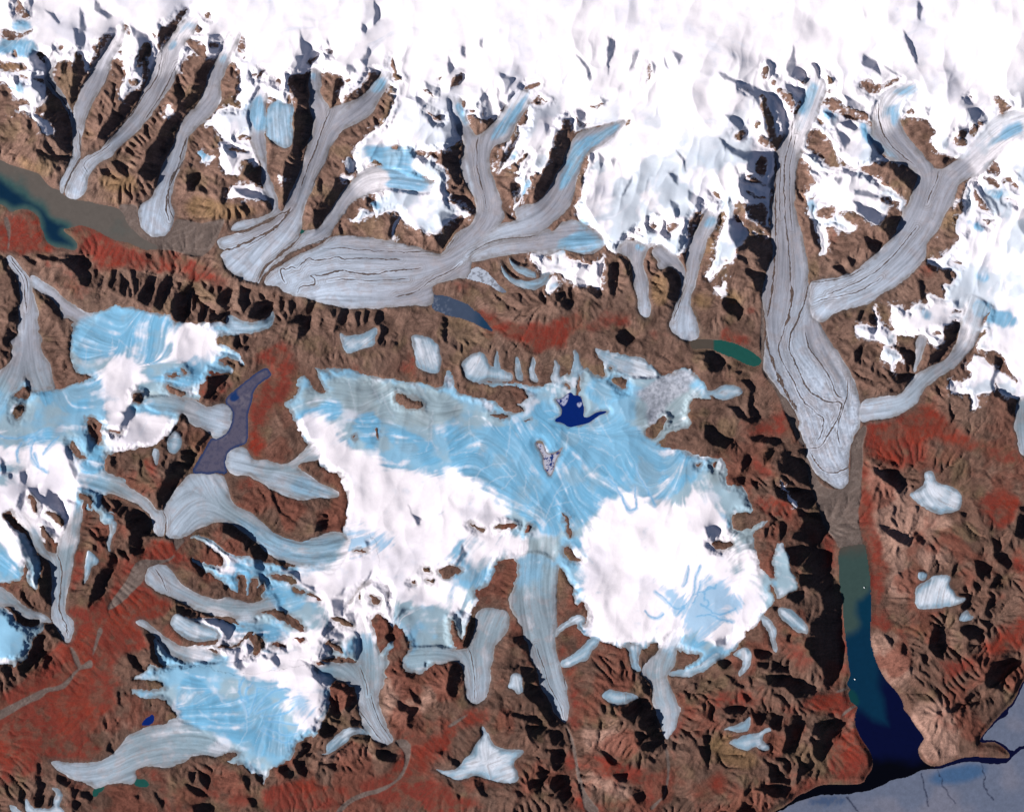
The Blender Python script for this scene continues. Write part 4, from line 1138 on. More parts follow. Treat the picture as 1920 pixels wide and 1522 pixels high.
D_COLOR = """c red
t A1
p 60,490 190,450 260,470 310,590 350,715 470,755 570,790 720,900 620,830 400,790 200,760 90,790 60,780
p 580,575 640,575 780,630 860,690 980,710 1080,755 1180,755 1340,780 1500,830 1560,890 1690,940 1770,1010 1620,1010 1460,980 1310,930 1180,930 1060,930 960,890 800,880 690,860 600,790 575,700 530,610
p -40,480 50,500 75,600 70,760 -40,790
p 300,830 380,850 560,880 600,930 480,920 340,880
p 450,950 600,1030 700,1060 600,1060 480,1010
t A3
p 500,900 480,980 540,1040 560,1140 520,1240 460,1230 400,1270 440,1290 330,1390 200,1480 0,1620 -60,2160 200,2080 400,2090 550,2110 720,2080 800,2010 690,1950 640,1870 750,1840 700,1790 800,1750 850,1680 870,1590 900,1530 860,1450 880,1350 920,1280 900,1190 1000,1190 1110,1260 1100,1160 1010,1090 1100,1050 1200,1030 1290,950 1300,900 1190,850 1090,760 1090,680 1150,630 1240,630 1320,700 1390,730 1330,620 1420,530 1300,440 1130,430 1010,560 930,650 870,790 740,890 640,960 540,1000
p 270,950 340,960 385,1000 330,1010
p 560,520 620,540 600,640 560,840 500,900 520,760
t A4
p -40,1190 250,1150 300,1200 200,1240 -40,1230
p -40,1260 120,1260 180,1340 100,1310 0,1340
p 1060,1180 1160,1200 1250,1300 1280,1420 1400,1520 1240,1520 1200,1350 1120,1280
p 1560,1260 1600,1250 1620,1400 1900,1420 1900,1480 1650,1470 1560,1400
p 640,1400 700,1380 720,1420 660,1440
p 300,1230 420,1260 520,1340 440,1330 340,1300
t B2
p 100,200 200,130 400,90 440,110 440,200 480,330 430,500 300,560 200,650 190,700 210,830 200,930 130,960 100,850 100,650 130,480 200,420 270,330 240,290 150,260
p 520,130 640,140 660,190 560,180
p 1250,200 1330,220 1370,330 1500,400 1550,410 1300,380 1250,330
p -60,1080 80,1080 180,1160 100,1200 -30,1160
p 900,260 990,280 960,330 900,320
p -280,140 -200,130 -100,300 -200,420 -300,520
t A2
p 1480,410 1560,420 1690,400 1700,510 1560,570 1500,530
p 1870,460 1920,440 1960,700 1960,960 1900,930 1860,700
p 1080,1200 1130,1260 1160,1060 1170,1010 1100,1000 1140,1100
t C1
p 130,1250 250,1320 400,1340 560,1330 700,1300 800,1230 830,1210 800,1300 900,1320 1070,1260 1160,1220 1220,1320 1220,1390 1120,1270 900,1340 720,1380 760,1440 600,1500 500,1560 380,1480 280,1410 180,1370
p 0,1050 30,1090 0,1110
p -120,1000 -60,980 -20,1030 20,1090 -40,1090
p 1320,1400 1420,1390 1480,1420 1340,1450
p 30,1150 200,1230 120,1250 40,1190
t D1
p 770,910 820,920 800,970 775,975
p 920,650 1020,640 1050,700 950,730
p 820,730 870,740 850,800 810,790
p 1620,860 1680,850 1750,950 1740,1000 1580,930
p 300,1180 420,1180 420,1280 330,1230
p 60,1400 250,1330 420,1460 420,1500 260,1460
t E2
p 730,680 930,660 1060,610 1100,560 1290,560 1320,700 1400,780 1600,800 1700,900 1900,880 1960,960 1700,950 1500,900 1350,820 1250,760 1150,760 1200,880 1180,1000 1050,1020 900,980 760,900 720,800
p 690,900 760,960 740,1100 800,1200 760,1400 720,1520 660,1520 700,1300
p 0,650 100,600 160,700 180,830 60,790 0,760
p 1600,1250 1700,1200 1900,1250 1900,1400 1700,1350
p 740,420 800,430 780,470 730,460
t E3
p 690,0 760,60 750,200 800,330 850,450 900,650 900,800 850,900 860,1050 880,1150 790,1130 770,950 740,600 720,430 670,350
p 1290,430 1400,360 1380,460 1420,600 1400,760 1430,700 1400,420
p 1580,130 1700,120 1700,240 1690,340 1720,440 1800,540 1700,420 1640,260
p 1640,100 1740,40 1830,60 1800,180 1900,250 1780,380 1700,360 1680,240
p 1820,520 1960,560 1960,740 1820,690
p 880,1040 1010,1130 1180,1140 1160,1180 1000,1170 880,1120
p 1960,940 1700,1150 1620,1200 1640,1330 1740,1300 1960,1280
p 1310,1340 1450,1360 1600,1300 1500,1420 1300,1540 1290,1440
p 1240,1760 1290,1700 1400,1800 1450,1920 1380,1900
p 400,440 460,380 500,480 510,600 470,700 420,640
p 510,1150 540,1010 575,1000 600,1250 620,1480 560,1500 540,1350
p -100,60 -60,150 100,160 200,220 60,250 -80,260
p 1280,2100 1400,2090 1560,2110 1480,2130 1320,2130
t D2
p 300,710 480,680 580,600 640,700 660,820 560,790 430,790 330,750
p 420,1270 600,1270 690,1320 600,1380 480,1390
p 300,960 480,1010 560,1060 420,1100 330,1060
t D4
p 0,640 140,630 310,600 340,690 480,690 530,740 700,700 900,720 980,800 760,760 560,760 430,740 330,700 100,720
p 730,690 850,610 1080,640 1150,720 1130,830 1000,830 900,740
p 950,960 1080,870 1130,870 1200,980 1260,1100 1260,1200 1200,1310 900,1310 940,1240 900,1150
p 600,1130 700,1130 720,1230 650,1300
p 0,1290 90,1200 110,1240 60,1320 200,1440 150,1450 30,1320
p 600,300 700,260 800,300 780,420 640,430
p 660,1320 780,1300 900,1310 800,1360 680,1400
t C4
p 180,270 240,350 180,350
p 640,190 700,190 760,300 680,360
p 710,450 800,450 820,510 740,520
p -60,720 150,700 190,780 100,830 -60,860
p 740,700 900,750 800,900 720,860
p 700,1050 800,1000 830,1200 780,1300 850,1400 900,1520 780,1520 740,1400 750,1250
p 880,1110 1000,1060 1120,1140 1260,1200 1400,1200 1480,1240 1400,1300 1160,1320 1020,1280 950,1200
p 1480,850 1560,800 1600,740 1780,680 1700,760 1640,850 1560,950 1500,1010 1530,1200 1550,1310 1480,1320 1490,1100
p 1780,1310 1850,1200 1920,1200 1920,1370
p 1700,1290 1780,1400 1680,1400
p 740,600 900,600 860,700 760,720
p 880,1430 1000,1450 1200,1500 1000,1520 900,1520
p 160,480 180,640 130,680 160,560
p 1320,1350 1440,1320 1440,1440 1340,1480
t B4
p 1200,870 1340,950 1500,930 1640,840 1800,750 1900,680 1920,740 1850,870 1700,900 1610,1000 1640,1040 1500,1120 1400,1180 1500,1270 1700,1400 1760,1440 1760,1520 1180,1520 1100,1400 900,1410 780,1510 200,1520 200,1380 260,1290 450,1270 560,1300 760,1320 960,1310 1100,1260 1200,1200 1220,1130 1270,1080
p -60,1350 60,1380 160,1400 140,1440 0,1430
p 1760,1420 1900,1440 1920,1520 1800,1520
c ochre
t A1
p 680,300 760,340 900,370 1020,390 960,430 760,400
p 1400,340 1500,360 1700,400 1920,430 1900,500 1700,520 1500,520 1390,490
p 80,60 200,80 400,150 440,170 250,160 100,100
t A0
p 700,1330 830,1280 1000,1340 1100,1420 1000,1440 800,1440
p 0,470 190,480 200,540 0,540
p 640,980 740,980 720,1040 640,1050
t B0
p -60,1540 80,1560 240,1600 100,1630 -60,1650
t C1
p 1340,960 1440,930 1500,1000 1490,1150 1400,1180 1350,1080
p 1680,1100 1780,1060 1860,1120 1800,1200 1700,1190
p 1740,690 1860,640 1840,780 1740,830
p 1180,1060 1260,1120 1200,1180
t D1
p 320,960 380,980 410,1060 370,1070
p -60,690 60,650 40,780 -40,800
p 60,1010 300,1100 280,1170 120,1120
p 1330,1130 1420,1300 1400,1370 1330,1250
t E1
p 1420,400 1460,440 1400,540 1320,600 1290,580 1370,480
t E3
p 880,1090 1000,1160 1200,1150 1240,1080 1100,1120 960,1110
t D4
p 40,960 200,900 300,1060 430,1080 400,1200 200,1180 60,1080
p 540,80 640,150 740,190 700,260 600,180 550,140
t D0
p 1640,1000 1700,1000 1700,1060 1640,1050
c brown_pale
t C1
p 0,1130 120,1160 300,1260 440,1310 560,1320 420,1330 250,1300 100,1230
t E3
p 760,30 1000,60 1000,300 1150,300 1250,420 1100,440 1060,500 1040,600 1100,800 1080,900 920,880 900,640 850,420 800,300
p 780,1130 860,1160 900,1250 1020,1320 1060,1400 1000,1530 900,1500 800,1270
p 1060,470 1340,480 1400,600 1250,640 1080,600
t D4
p 1280,150 1500,340 1560,420 1540,560 1480,640 1380,530 1300,400 1260,280
p 1500,740 1900,640 1920,900 1900,1100 1700,1180 1620,1080 1640,960
t D2
p 1180,900 1280,1000 1500,1180 1900,1400 1900,1520 1300,1450
t A4
p 820,870 1000,820 1050,880 980,930
p 980,560 1200,540 1200,580 1000,600
t B4
p 1130,520 1280,480 1250,620 1340,720 1500,560 1620,420 1500,700 1340,840 1140,800 1090,640
p 600,1060 1000,1000 1100,1080 700,1180
t C4
p 840,880 1200,900 1180,1060 1000,1060 880,1000
p 840,1200 1240,1320 1300,1440 900,1340
c outwash
t A1
p 880,420 960,410 1040,420 1030,480 1050,590 1110,650 1230,660 1290,620 1310,520 1400,530 1500,560 1600,540 1700,510 1650,620 1600,740 1500,820 1300,760 1200,750 1080,750 1000,710 940,600
p 20,520 60,500 85,600 70,760 55,760 65,640
t A3
p 820,980 800,960 840,900 900,820 960,740 1000,640 1060,590 1200,600 1280,590 1340,510 1400,440 1290,430 1330,560 1250,620 1100,640 1080,760 1000,830 940,900
t A4
p -40,850 -40,780 100,700 230,640 330,590 450,575 520,510 560,460 640,400 690,370 700,440 640,440 580,460 520,560 470,600 340,620 330,660 200,710 60,800
p 510,260 550,290 600,380 610,440 570,430 540,330
p 740,120 780,150 740,230 700,360 690,340 720,230
t D2
p 780,900 800,1010 840,1080 880,1160 1000,1200 1080,1160 1100,1050 1100,900 1110,830 1180,720 1220,700 1220,760 1190,840 1190,1000 1180,1150 1180,1250 1150,1400 1200,1600 1180,1640 1010,1640 980,1560 900,1470 850,1300 790,1150 760,930 740,850
p 440,240 430,300 560,480 600,610 660,720 700,830 780,890 710,700 690,620 600,490 540,380
t D1
p 440,1040 470,980 480,1100 440,1250 460,1350 440,1400 470,1560 440,1640 420,1500 430,1200
t B4
p 740,1530 850,1420 960,1370 1090,1340 1200,1290 1250,1220 1280,1140 1270,1060 1200,1000 1320,980 1320,1100 1290,1200 1240,1280 1100,1370 980,1400 880,1440 790,1530
p 1190,980 1300,970 1290,1010 1220,1010
p 1590,870 1760,770 1770,780 1600,900
t C4
p 710,850 740,880 790,1000 810,1150 850,1300 880,1390 1000,1530 870,1530 840,1380 810,1280 790,1130 760,1000
p 1460,990 1500,1090 1505,1200 1490,1320 1450,1440 1445,1430 1480,1290 1480,1130
p 1340,1500 1420,1420 1460,1400 1380,1500
t D4
p 970,620 1080,580 1110,575 1100,590 1000,630
p 1020,800 1080,740 1150,710 1160,720 1090,760 1040,810
t C1
t F
p 1290,632 1310,640 1345,635 1350,645 1310,650
c blue
t A1
p 700,1260 850,1190 960,1190 1130,1230 1270,1250 1310,1320 1260,1400 1290,1500 1320,1540 1200,1570 1230,1620 1000,1600 800,1560 640,1610 540,1540 530,1360 560,1310
p 1540,1330 1750,1260 1830,1310 1880,1380 1600,1370
t A2
p 420,450 600,390 720,350 830,340 790,400 850,500 880,540 740,580 560,640 440,600
p 50,790 220,770 430,710 460,800 300,860 120,800
p 1080,350 1200,330 1300,280 1500,250 1530,400 1480,400 1350,420 1240,400
p 1080,560 1300,530 1350,620 1290,690 1120,720 1060,640
p 720,800 800,900 780,1050 620,1100 580,1000 680,950
p 250,480 400,420 560,420 560,520 420,560 300,560
p 0,450 80,480 60,640 0,660
p 480,1220 580,1200 600,1300 500,1360
p 200,800 280,790 290,1000 260,880 200,900
t A0
p -40,300 150,300 300,320 310,390 200,440 80,400 -40,430
p 60,180 200,150 270,210 150,240 80,220
p 80,620 200,640 200,700 120,700
p 1340,230 1450,140 1460,180 1420,230 1350,260
p 1250,340 1330,300 1330,370 1270,380
p 1640,430 1700,400 1700,450 1650,480
p 1860,740 1930,720 2000,850 1990,1000 1900,960 1840,880
p 1400,1110 1560,1120 1600,1180 1520,1210
t B0
p 250,790 330,750 370,790 440,790 445,850 430,920 440,1000 430,1090 390,1120 330,1095 270,1060 240,1010 225,950 240,880
p 575,540 630,540 620,640 590,650
p 140,740 200,690 210,780 190,900 160,950
p 1050,600 1140,560 1130,680 1020,720
p 920,1080 1150,1100 1350,1120 1380,1180 1300,1280 1450,1320 1500,1420 1300,1440 1100,1400 1200,1320 1040,1250
p 1630,760 1700,780 1760,950 1700,950
p 1120,1520 900,1480 1000,1540 1100,1600
t C0
p 230,920 320,800 420,720 460,690 380,880 240,1020 150,1080 160,1000
p 780,1060 900,1010 1060,960 1100,900 1150,950 1050,1060 900,1120 830,1250 720,1400 640,1450 700,1250
p 380,1450 460,1320 470,1370 410,1500
p 320,1150 400,1120 330,1210 260,1240
t C1
p 840,480 880,560 1000,640 1000,720 870,780 640,760 680,660 820,620
p 400,1010 500,980 560,1000 500,1050
p 1220,700 1330,720 1300,780 1250,760
p 1750,540 1850,480 1860,560 1770,600
p 600,1000 680,980 660,1050 590,1080
t E0
p 880,780 960,780 980,880 930,960 880,900
p 900,680 1120,610 1120,680 960,730
p 1930,880 1750,970 1600,1110 1700,1090 1930,1000
p 380,800 500,840 520,880 420,870
p 800,1080 900,1130 1000,1200 900,1180
t D0
p 690,780 790,650 840,600 860,680 800,800 700,900
p 1150,920 1250,930 1280,1040 1400,1150 1280,1080
t E1
p 1420,500 1560,540 1650,600 1600,640 1500,560
p 1440,720 1520,760 1480,830
p 1560,240 1700,330 1800,300 1760,400 1680,360
p 1500,1120 1700,1150 1650,1200 1880,1230 1880,1340 1700,1330 1560,1250
p 1540,930 1700,950 1640,1000 1560,970
p 1120,1200 1200,1180 1240,1260 1160,1300
p 1230,1390 1320,1410 1290,1460
p 280,400 370,380 420,430 320,470
p 750,240 860,270 900,300 800,290
t F
p 830,790 880,800 960,800 990,780 1010,750 1040,760 1060,800 1120,790 1150,770 1190,800 1230,830 1290,850 1330,870 1300,900 1265,930 1230,940 1190,925 1140,930 1120,960 1095,985 1050,1005 1000,995 960,950 940,925 890,920 850,880 840,850
p 1095,720 1150,700 1190,720 1180,745 1130,760 1100,750
p 1165,675 1200,680 1195,700 1165,700
p 910,1060 960,1045 920,1090 900,1090
p 1060,1010 1100,1000 1100,1060 1080,1040
p 1285,1140 1310,1110 1320,1090 1335,1110 1360,1130 1320,1160 1290,1180
p 1360,1060 1400,1100 1380,1130 1350,1130
p 1440,1070 1460,1090 1450,1120
p 1290,1190 1325,1190 1330,1210 1300,1220 1280,1210
p 720,820 760,830 790,850 840,860 800,880 760,850
p 950,728 985,725 980,740 960,742
p 1320,1225 1345,1200 1350,1230 1330,1245
p 600,755 640,750 640,790 580,790
p 655,780 715,770 710,850 685,840
t B2
p 100,1200 250,1200 400,1290 540,1380 400,1400 200,1300
p 440,1060 700,1200 770,1240 600,1250 400,1200
p 520,600 620,560 740,700 560,720 440,640
p 820,640 900,780 1000,920 1050,860 950,740
p 560,820 640,830 640,950
p 1080,720 1280,720 1560,900 1400,940 1200,850
p 830,1500 980,1500 980,1560 850,1560
t B3
p -60,220 200,360 500,450 800,400 850,470 700,560 900,600 800,650 700,680 600,650 350,580 200,520
p 200,800 420,780 560,960 440,1000 260,920
p -60,1060 250,1050 450,1170 330,1220 100,1200 -60,1180
p 1600,700 1850,650 1900,800 1700,820
p 0,1300 80,1320 60,1350
t A3
p 1290,1020 1450,1080 1500,1190 1400,1180 1300,1100
p -40,420 60,480 160,640 150,780 0,760
p 1600,540 1760,560 1900,700 1880,900 1760,860 1700,700
p 240,330 340,320 300,440 240,400
t A4
p 1330,520 1520,470 1560,600 1700,700 1850,640 1960,600 2150,760 2120,880 2240,940 2190,1060 2050,1130 1880,1060 1700,960 1500,880 1330,830
p 1040,540 1100,480 1160,440 1190,500 1120,500
t C3
p 1450,900 1600,850 1750,860 1700,1000 1560,1040
p 1650,1150 1780,1160 1780,1240 1640,1260
c white
t A1
p 1290,1360 1400,1310 1600,1340 1640,1420 1600,1520 1500,1560 1250,1560 1330,1500 1280,1430
t A2
p 850,260 1000,240 1060,280 1040,420 960,560 880,540 800,440
p 720,290 900,270 900,310 760,330
p 1100,700 1290,700 1240,810 1040,890 900,900 830,830 820,740 980,700
c grey
t A2
p 560,640 540,30 640,60 800,40 850,130 700,200 600,200
p 1040,430 1240,450 1300,520 1050,540
p 600,1060 820,1080 900,1200 650,1180
t F
p 600,700 780,720 860,740 880,770 830,800 760,800 700,790 660,770 620,740
p 1190,740 1220,725 1270,715 1300,730 1340,750 1300,800 1240,830 1210,820 1190,790
p 970,1010 1060,1000 1050,1050 1000,1080 970,1050
p 1360,985 1420,960 1440,975 1410,1000 1410,1030 1380,1060 1350,1040
p 840,1140 880,1170 860,1200 830,1230 800,1200
p 545,730 600,720 625,760 580,770
p 1330,870 1360,870 1355,910 1320,905
p 620,1240 700,1210 740,1240 730,1270 660,1270
c floes
t C2
p 1190,430 1300,460 1400,370 1540,300 1660,280 1720,360 1600,480 1480,560 1420,650 1420,740 1370,730 1330,640 1330,560 1280,500
t B2
p 1570,300 1610,300 1650,420 1620,440 1580,420
t F
p 868,742 900,745 930,760 932,775 912,775 908,755 880,752
c white
t F
p 1150,935 1190,925 1210,950 1240,945 1270,960 1290,940 1340,960 1370,985 1380,1040 1350,1060 1400,1090 1440,1115 1430,1150 1400,1190 1360,1225 1330,1195 1290,1180 1250,1200 1160,1205 1090,1190 1100,1140 1090,1100 1120,1080 1080,1040 1100,1000 1110,980 1130,950
p 570,830 600,800 640,830 700,870 760,880 800,890 840,900 860,870 900,920 950,935 960,990 930,1010 890,1000 840,1020 860,1050 800,1080 880,1110 870,1150 830,1140 760,1130 720,1100 680,1090 640,1060 640,1010 655,960 630,910 600,860
p 545,1240 600,1250 615,1300 615,1340 590,1375 560,1360 540,1330 530,1290
p 430,1255 560,1240 600,1190 640,1130 690,1090 720,1130 680,1160 650,1200 600,1240 560,1270 480,1270
p 520,1072 600,1080 640,1045 690,1080 640,1150 600,1130 560,1090
p 1275,955 1305,910 1340,950 1330,1000 1290,1000
p 555,790 590,780 640,800 610,830 570,820
p 400,1120 430,1150 410,1190 380,1185
p 740,1165 760,1158 750,1172
p 1040,1110 1080,1120 1090,1180 1050,1175
t A2
p -300,850 200,900 300,880 480,850 540,950 580,1100 600,1180 450,1180 300,1150 150,1050 -300,950
p 780,380 850,250 900,330 1020,480 960,560 850,540 780,440
t A3
p -300,0 100,60 180,90 300,160 330,250 280,340 200,340 130,300 60,240 -300,280
p -60,260 60,320 150,480 190,600 190,660 120,640 60,560 -60,420
p -300,1240 100,1330 180,1330 120,1390 -300,1390
c white
t F
p 440,1190 500,1215 560,1190 620,1170 610,1240 520,1262 430,1258
p 375,1150 430,1160 440,1230 385,1225
p 600,1090 700,1080 740,1130 720,1180 660,1190 620,1160
p 700,1090 740,1100 730,1140
p 330,1180 400,1200 380,1215 330,1200
p 395,1030 430,1045 440,1075 410,1075
p 0,905 60,900 130,905 150,950 120,990 60,960 30,1000 0,990
p 210,655 260,680 240,760 260,800 230,830 200,780 190,720
p 250,775 330,780 320,820 270,845 215,850 205,820
p 555,960 600,975 605,985 560,985 520,960
p 110,980 150,1000 130,1040 60,1000
p 980,1000 1000,1040 960,1050 920,1040 860,1060 900,1020
p 1380,1000 1420,1040 1440,1080 1400,1080
c red
t C1
p 0,1230 150,1250 300,1330 460,1360 620,1350 760,1290 820,1220 800,1320 700,1370 620,1440 420,1460 250,1390 120,1290
p 20,1190 120,1220 60,1230
t E2
p 740,690 1050,620 1140,560 1260,570 1320,700 1450,790 1700,900 1900,930 1900,970 1600,930 1400,860 1250,770 1180,800 1180,980 1000,1010 860,960 740,860
t A3
p 760,1000 870,1060 1000,1100 1120,1240 900,1300 860,1480 700,1520 560,1300 580,1120
c red
t C1
p 100,1220 250,1285 400,1315 560,1305 700,1270 840,1180 860,1260 780,1345 640,1405 500,1445 350,1430 200,1370 120,1310
c fan
t F
p 1285,1195 1290,1140 1310,1105 1330,1070 1345,1090 1365,1085 1360,1115 1400,1125 1380,1150 1340,1165 1330,1190
p 1225,1080 1260,1100 1290,1140 1285,1160 1250,1130
p 560,1290 590,1300 575,1320 600,1340 560,1345 540,1320
p 630,1000 680,985 720,1000 760,1010 700,1030 650,1040
c blue
t D0
p 880,800 960,840 1000,870 960,910 880,870
p 1140,920 1250,940 1290,1060 1240,1100 1180,1010
"""
D_WATER = """L lake turbid
t A1
p -1500,-150 -40,75 0,80 100,130 250,170 300,190 370,290 450,310 490,355 560,385 640,390 760,420 880,440 930,490 950,560 1050,660 1110,700 1200,740 1090,755 980,700 850,680 720,600 600,565 530,590 450,600 580,690 575,765 470,735 430,740 355,700 330,620 310,590 300,520 260,470 190,445 130,450 80,475 50,430 -40,390 -1500,180
L lake floe
t A2
p 1700,500 1780,430 1850,370 1960,290 2010,278 2020,310 2040,335 1980,370 1920,420 1895,470 1890,520 1860,600 1855,680 1860,780 1850,850 1760,870 1720,890 1690,960 1690,1000 1700,1075 1650,1060 1560,1070 1440,1065 1470,1010 1540,890 1580,800 1610,815 1680,790 1730,720 1748,640 1740,590 1690,540
L lake navy
t C2
p 640,510 690,515 750,458 775,470 780,485 840,500 850,540 865,590 850,640 880,655 940,620 980,600 1050,605 980,630 900,690 820,710 750,730 700,690 640,680 640,660 690,640 700,590 670,545
L lake teal
t D2
p -110,80 -60,65 0,68 80,72 170,80 260,110 340,150 420,205 430,240 390,270 330,255 240,210 150,170 70,140 0,130 -90,140
L lake slate
t B1
p 1490,1100 1520,1090 1590,1100 1650,1130 1720,1150 1780,1200 1840,1250 1890,1310 1950,1370 1880,1340 1790,1290 1700,1260 1600,1240 1540,1220 1480,1190
L lake ice
t C1
p -20,950 40,890 80,895 150,940 220,1020 290,1080 230,1070 150,1010 60,980 -10,970
L lake pond
t C2
p 490,830 540,820 570,870 580,920 640,920 710,860 690,900 650,980 630,1060 605,1100 550,1020 555,940 520,890
L fjord fjord
t E3
p 540,510 620,500 720,480 730,520 745,650 760,740 765,900 770,1000 760,1100 765,1200 770,1240 790,1330 840,1430 880,1500 940,1560 990,1620 1020,1690 1010,1713 1060,1770 1100,1840 1165,1920 1165,1950 1130,1990 1120,2040 1160,2110 1220,2150 1300,2145 1400,2100 1520,2070 1650,2080 1800,2085 1820,2068 1800,2030 1740,1980 1680,1953 1600,1970 1590,1938 1650,1870 1750,1750 1840,1670 1870,1610 1890,1550 1920,1500 2600,900 2600,3200 -200,3200 -100,2550 100,2468 200,2390 230,2360 300,2340 370,2290 450,2280 600,2285 700,2280 730,2260 740,2220 790,2160 790,2090 770,2030 720,1960 680,1900 655,1830 665,1730 680,1700 640,1670 620,1660 610,1620 600,1590 625,1570 595,1530 610,1490 620,1460 610,1390 600,1270 590,1170 575,1050 570,930 570,900 550,850 540,700 535,600
L sea_ice seaice
t E4
p -300,2400 -100,1600 120,1500 210,1450 250,1430 400,1390 600,1390 700,1365 760,1360 830,1330 930,1280 1020,1270 1100,1230 1180,1200 1300,1200 1400,1160 1500,1145 1600,1150 1780,1165 1815,1120 1850,1090 1920,1030 2600,900 2600,2400
L sea_ice seaice
t E4
p 1600,975 1650,910 1715,850 1730,830 1810,790 1800,760 1850,712 1880,640 1925,540 2600,-100 2600,850 1900,1010 1830,1075 1760,1005 1690,978
L lake teal
t A4
p 1020,1270 1060,1275 1090,1270 1130,1325 1060,1330 1010,1315
L lake teal
t A4
p 740,1330 790,1325 770,1360 740,1370 720,1400 700,1395 710,1350
L lake navy
t A4
p 1065,850 1100,820 1140,785 1155,800 1150,860 1080,870
L lake teal
t B1
p 490,600 530,620 580,615 520,632 500,640
"""
D_LINES = """c melt
t C3
p 1550,1010 1640,930 1690,850 1690,740 1730,640
p 1690,850 1790,830 1850,790
p 1640,930 1560,970 1470,900 1390,835
p 1600,790 1630,730 1640,640
p 1740,930 1800,990 1880,1010 1920,1000 2000,960
p 1700,1020 1800,1010 1900,1050 1980,1060
p 1320,980 1360,1030 1420,1040 1450,1000
p 1760,880 1800,920 1780,960
p 1680,920 1720,850 1740,760
p 1760,900 1780,800 1850,810
p 1130,100 1180,200 1200,240 1250,220 1255,190 1240,60
t C2
p 1255,1000 1260,1080 1330,1180 1390,1310
p 1040,1100 1150,1240 1200,1360 1255,1330
t B4
p 100,800 60,700 30,600 40,530
p 110,780 150,660 170,580 230,600
p 150,760 250,620 330,600 410,600
p 160,780 300,710 400,660
p 200,800 380,780 440,740
p 220,830 400,850 480,860
p 220,880 380,950 470,930
p 200,900 330,990 440,1000
t A4
p 1860,700 1780,620 1830,520
p 1850,680 1840,600 1900,540
t A2
p 360,1060 250,1000 230,900 250,810
p 330,920 400,840 440,800
p 140,980 120,900 160,840
p 290,1020 260,920
p 0,790 120,810 220,790 330,800
t A0
p 30,640 90,660 150,690
c dendrite
t C2
p 740,765 735,830 720,900
p 820,720 835,790 850,830
p 900,690 930,740 965,785
p 960,650 1000,720 1035,780 1065,835
p 1030,620 1035,660 1045,705
p 40,1210 50,1080 150,1000 270,985 345,1060 330,1090 250,1185
p 120,1195 200,1100 335,1088
p 900,880 1000,890 1090,960
p 1080,960 1130,940
p 300,680 310,800 280,940
p 0,760 60,800 130,830
p 860,400 1010,480 1030,560 1060,590
p 400,1220 430,1130 420,1080
p 950,1000 1000,1000 1060,1090 1100,1160
p 860,1100 920,1060 980,1000
p 1250,1000 1260,1060 1330,1170
p 660,1050 760,1000 820,930
p 690,620 640,600 560,600
p 700,640 640,640 590,660
p 1110,1000 1170,1060 1200,1120
t C3
p 570,330 560,250 520,180 440,150 400,60
p 570,330 600,200 660,100 700,20
p 560,250 480,200 380,190
p 600,200 680,180 770,160
p 570,330 500,300 420,320
p 660,100 720,70 760,40
p 520,180 500,100 480,40
p 575,330 640,260 700,240
p 1560,970 1550,1080 1520,1200 1500,1290
p 1700,840 1600,1000 1540,1150 1510,1260
t B2
p 1750,600 1765,760 1870,900
p 1765,760 1700,800 1650,820
p 1500,600 1475,700 1465,830 1430,900
p 1475,700 1400,760
p 1465,800 1510,880
p 1090,470 1130,540 1190,640
p 860,360 890,560 960,700
p 1030,380 1040,470 1100,560
p 1650,930 1720,910 1800,890
p 1800,1150 1840,1050 1900,1020
t A2
p 880,60 960,120 1000,200
p 650,120 660,200 640,260
p 820,190 850,120 830,40
p 1090,640 1100,700 1050,780
t A4
p 1400,560 1440,620 1380,700
p 1500,760 1600,840 1830,870
p 1600,560 1640,650 1700,720
t B4
p -10,1060 80,960 100,820 60,700
p 0,900 60,860 150,820
t D0
p 1140,900 1200,960
c crack
t E4
p 1160,1222 1165,1290 1180,1380 1205,1480
p 1270,1205 1300,1290 1320,1350 1400,1450
p 1605,1160 1625,1250 1632,1360 1700,1430
p 590,1400 620,1450 650,1480 690,1530
p 592,1402 632,1460 690,1530
p 1810,1112 1850,1070 1920,1028
"""
import bpy, math, random
import numpy as np
from mathutils import Vector
rng = np.random.default_rng(7)
random.seed(7)
M_PER_PX = 30.0            # one photo pixel is about 30 m of ground
STEP = 1.5                 # grid spacing in photo pixels
MARG = 120.0
X0, Y0 = -MARG, -MARG
NX = int((1920 + 2*MARG)/STEP) + 1
NY = int((1522 + 2*MARG)/STEP) + 1
gx = X0 + STEP*np.arange(NX); gy = Y0 + STEP*np.arange(NY)
GX, GY = np.meshgrid(gx, gy)
F = np.float32
COL = {'A': 0, 'B': 440, 'C': 880, 'D': 1320, 'E': 1440}
ROW = [0, 280, 620, 900, 1142]
SUN_EL = math.radians(27.0)
SDIR = np.array([0.905, -0.425]); SDIR /= np.linalg.norm(SDIR)   # direction the light travels, in map pixels (x right, y down)
TANE = math.tan(SUN_EL)

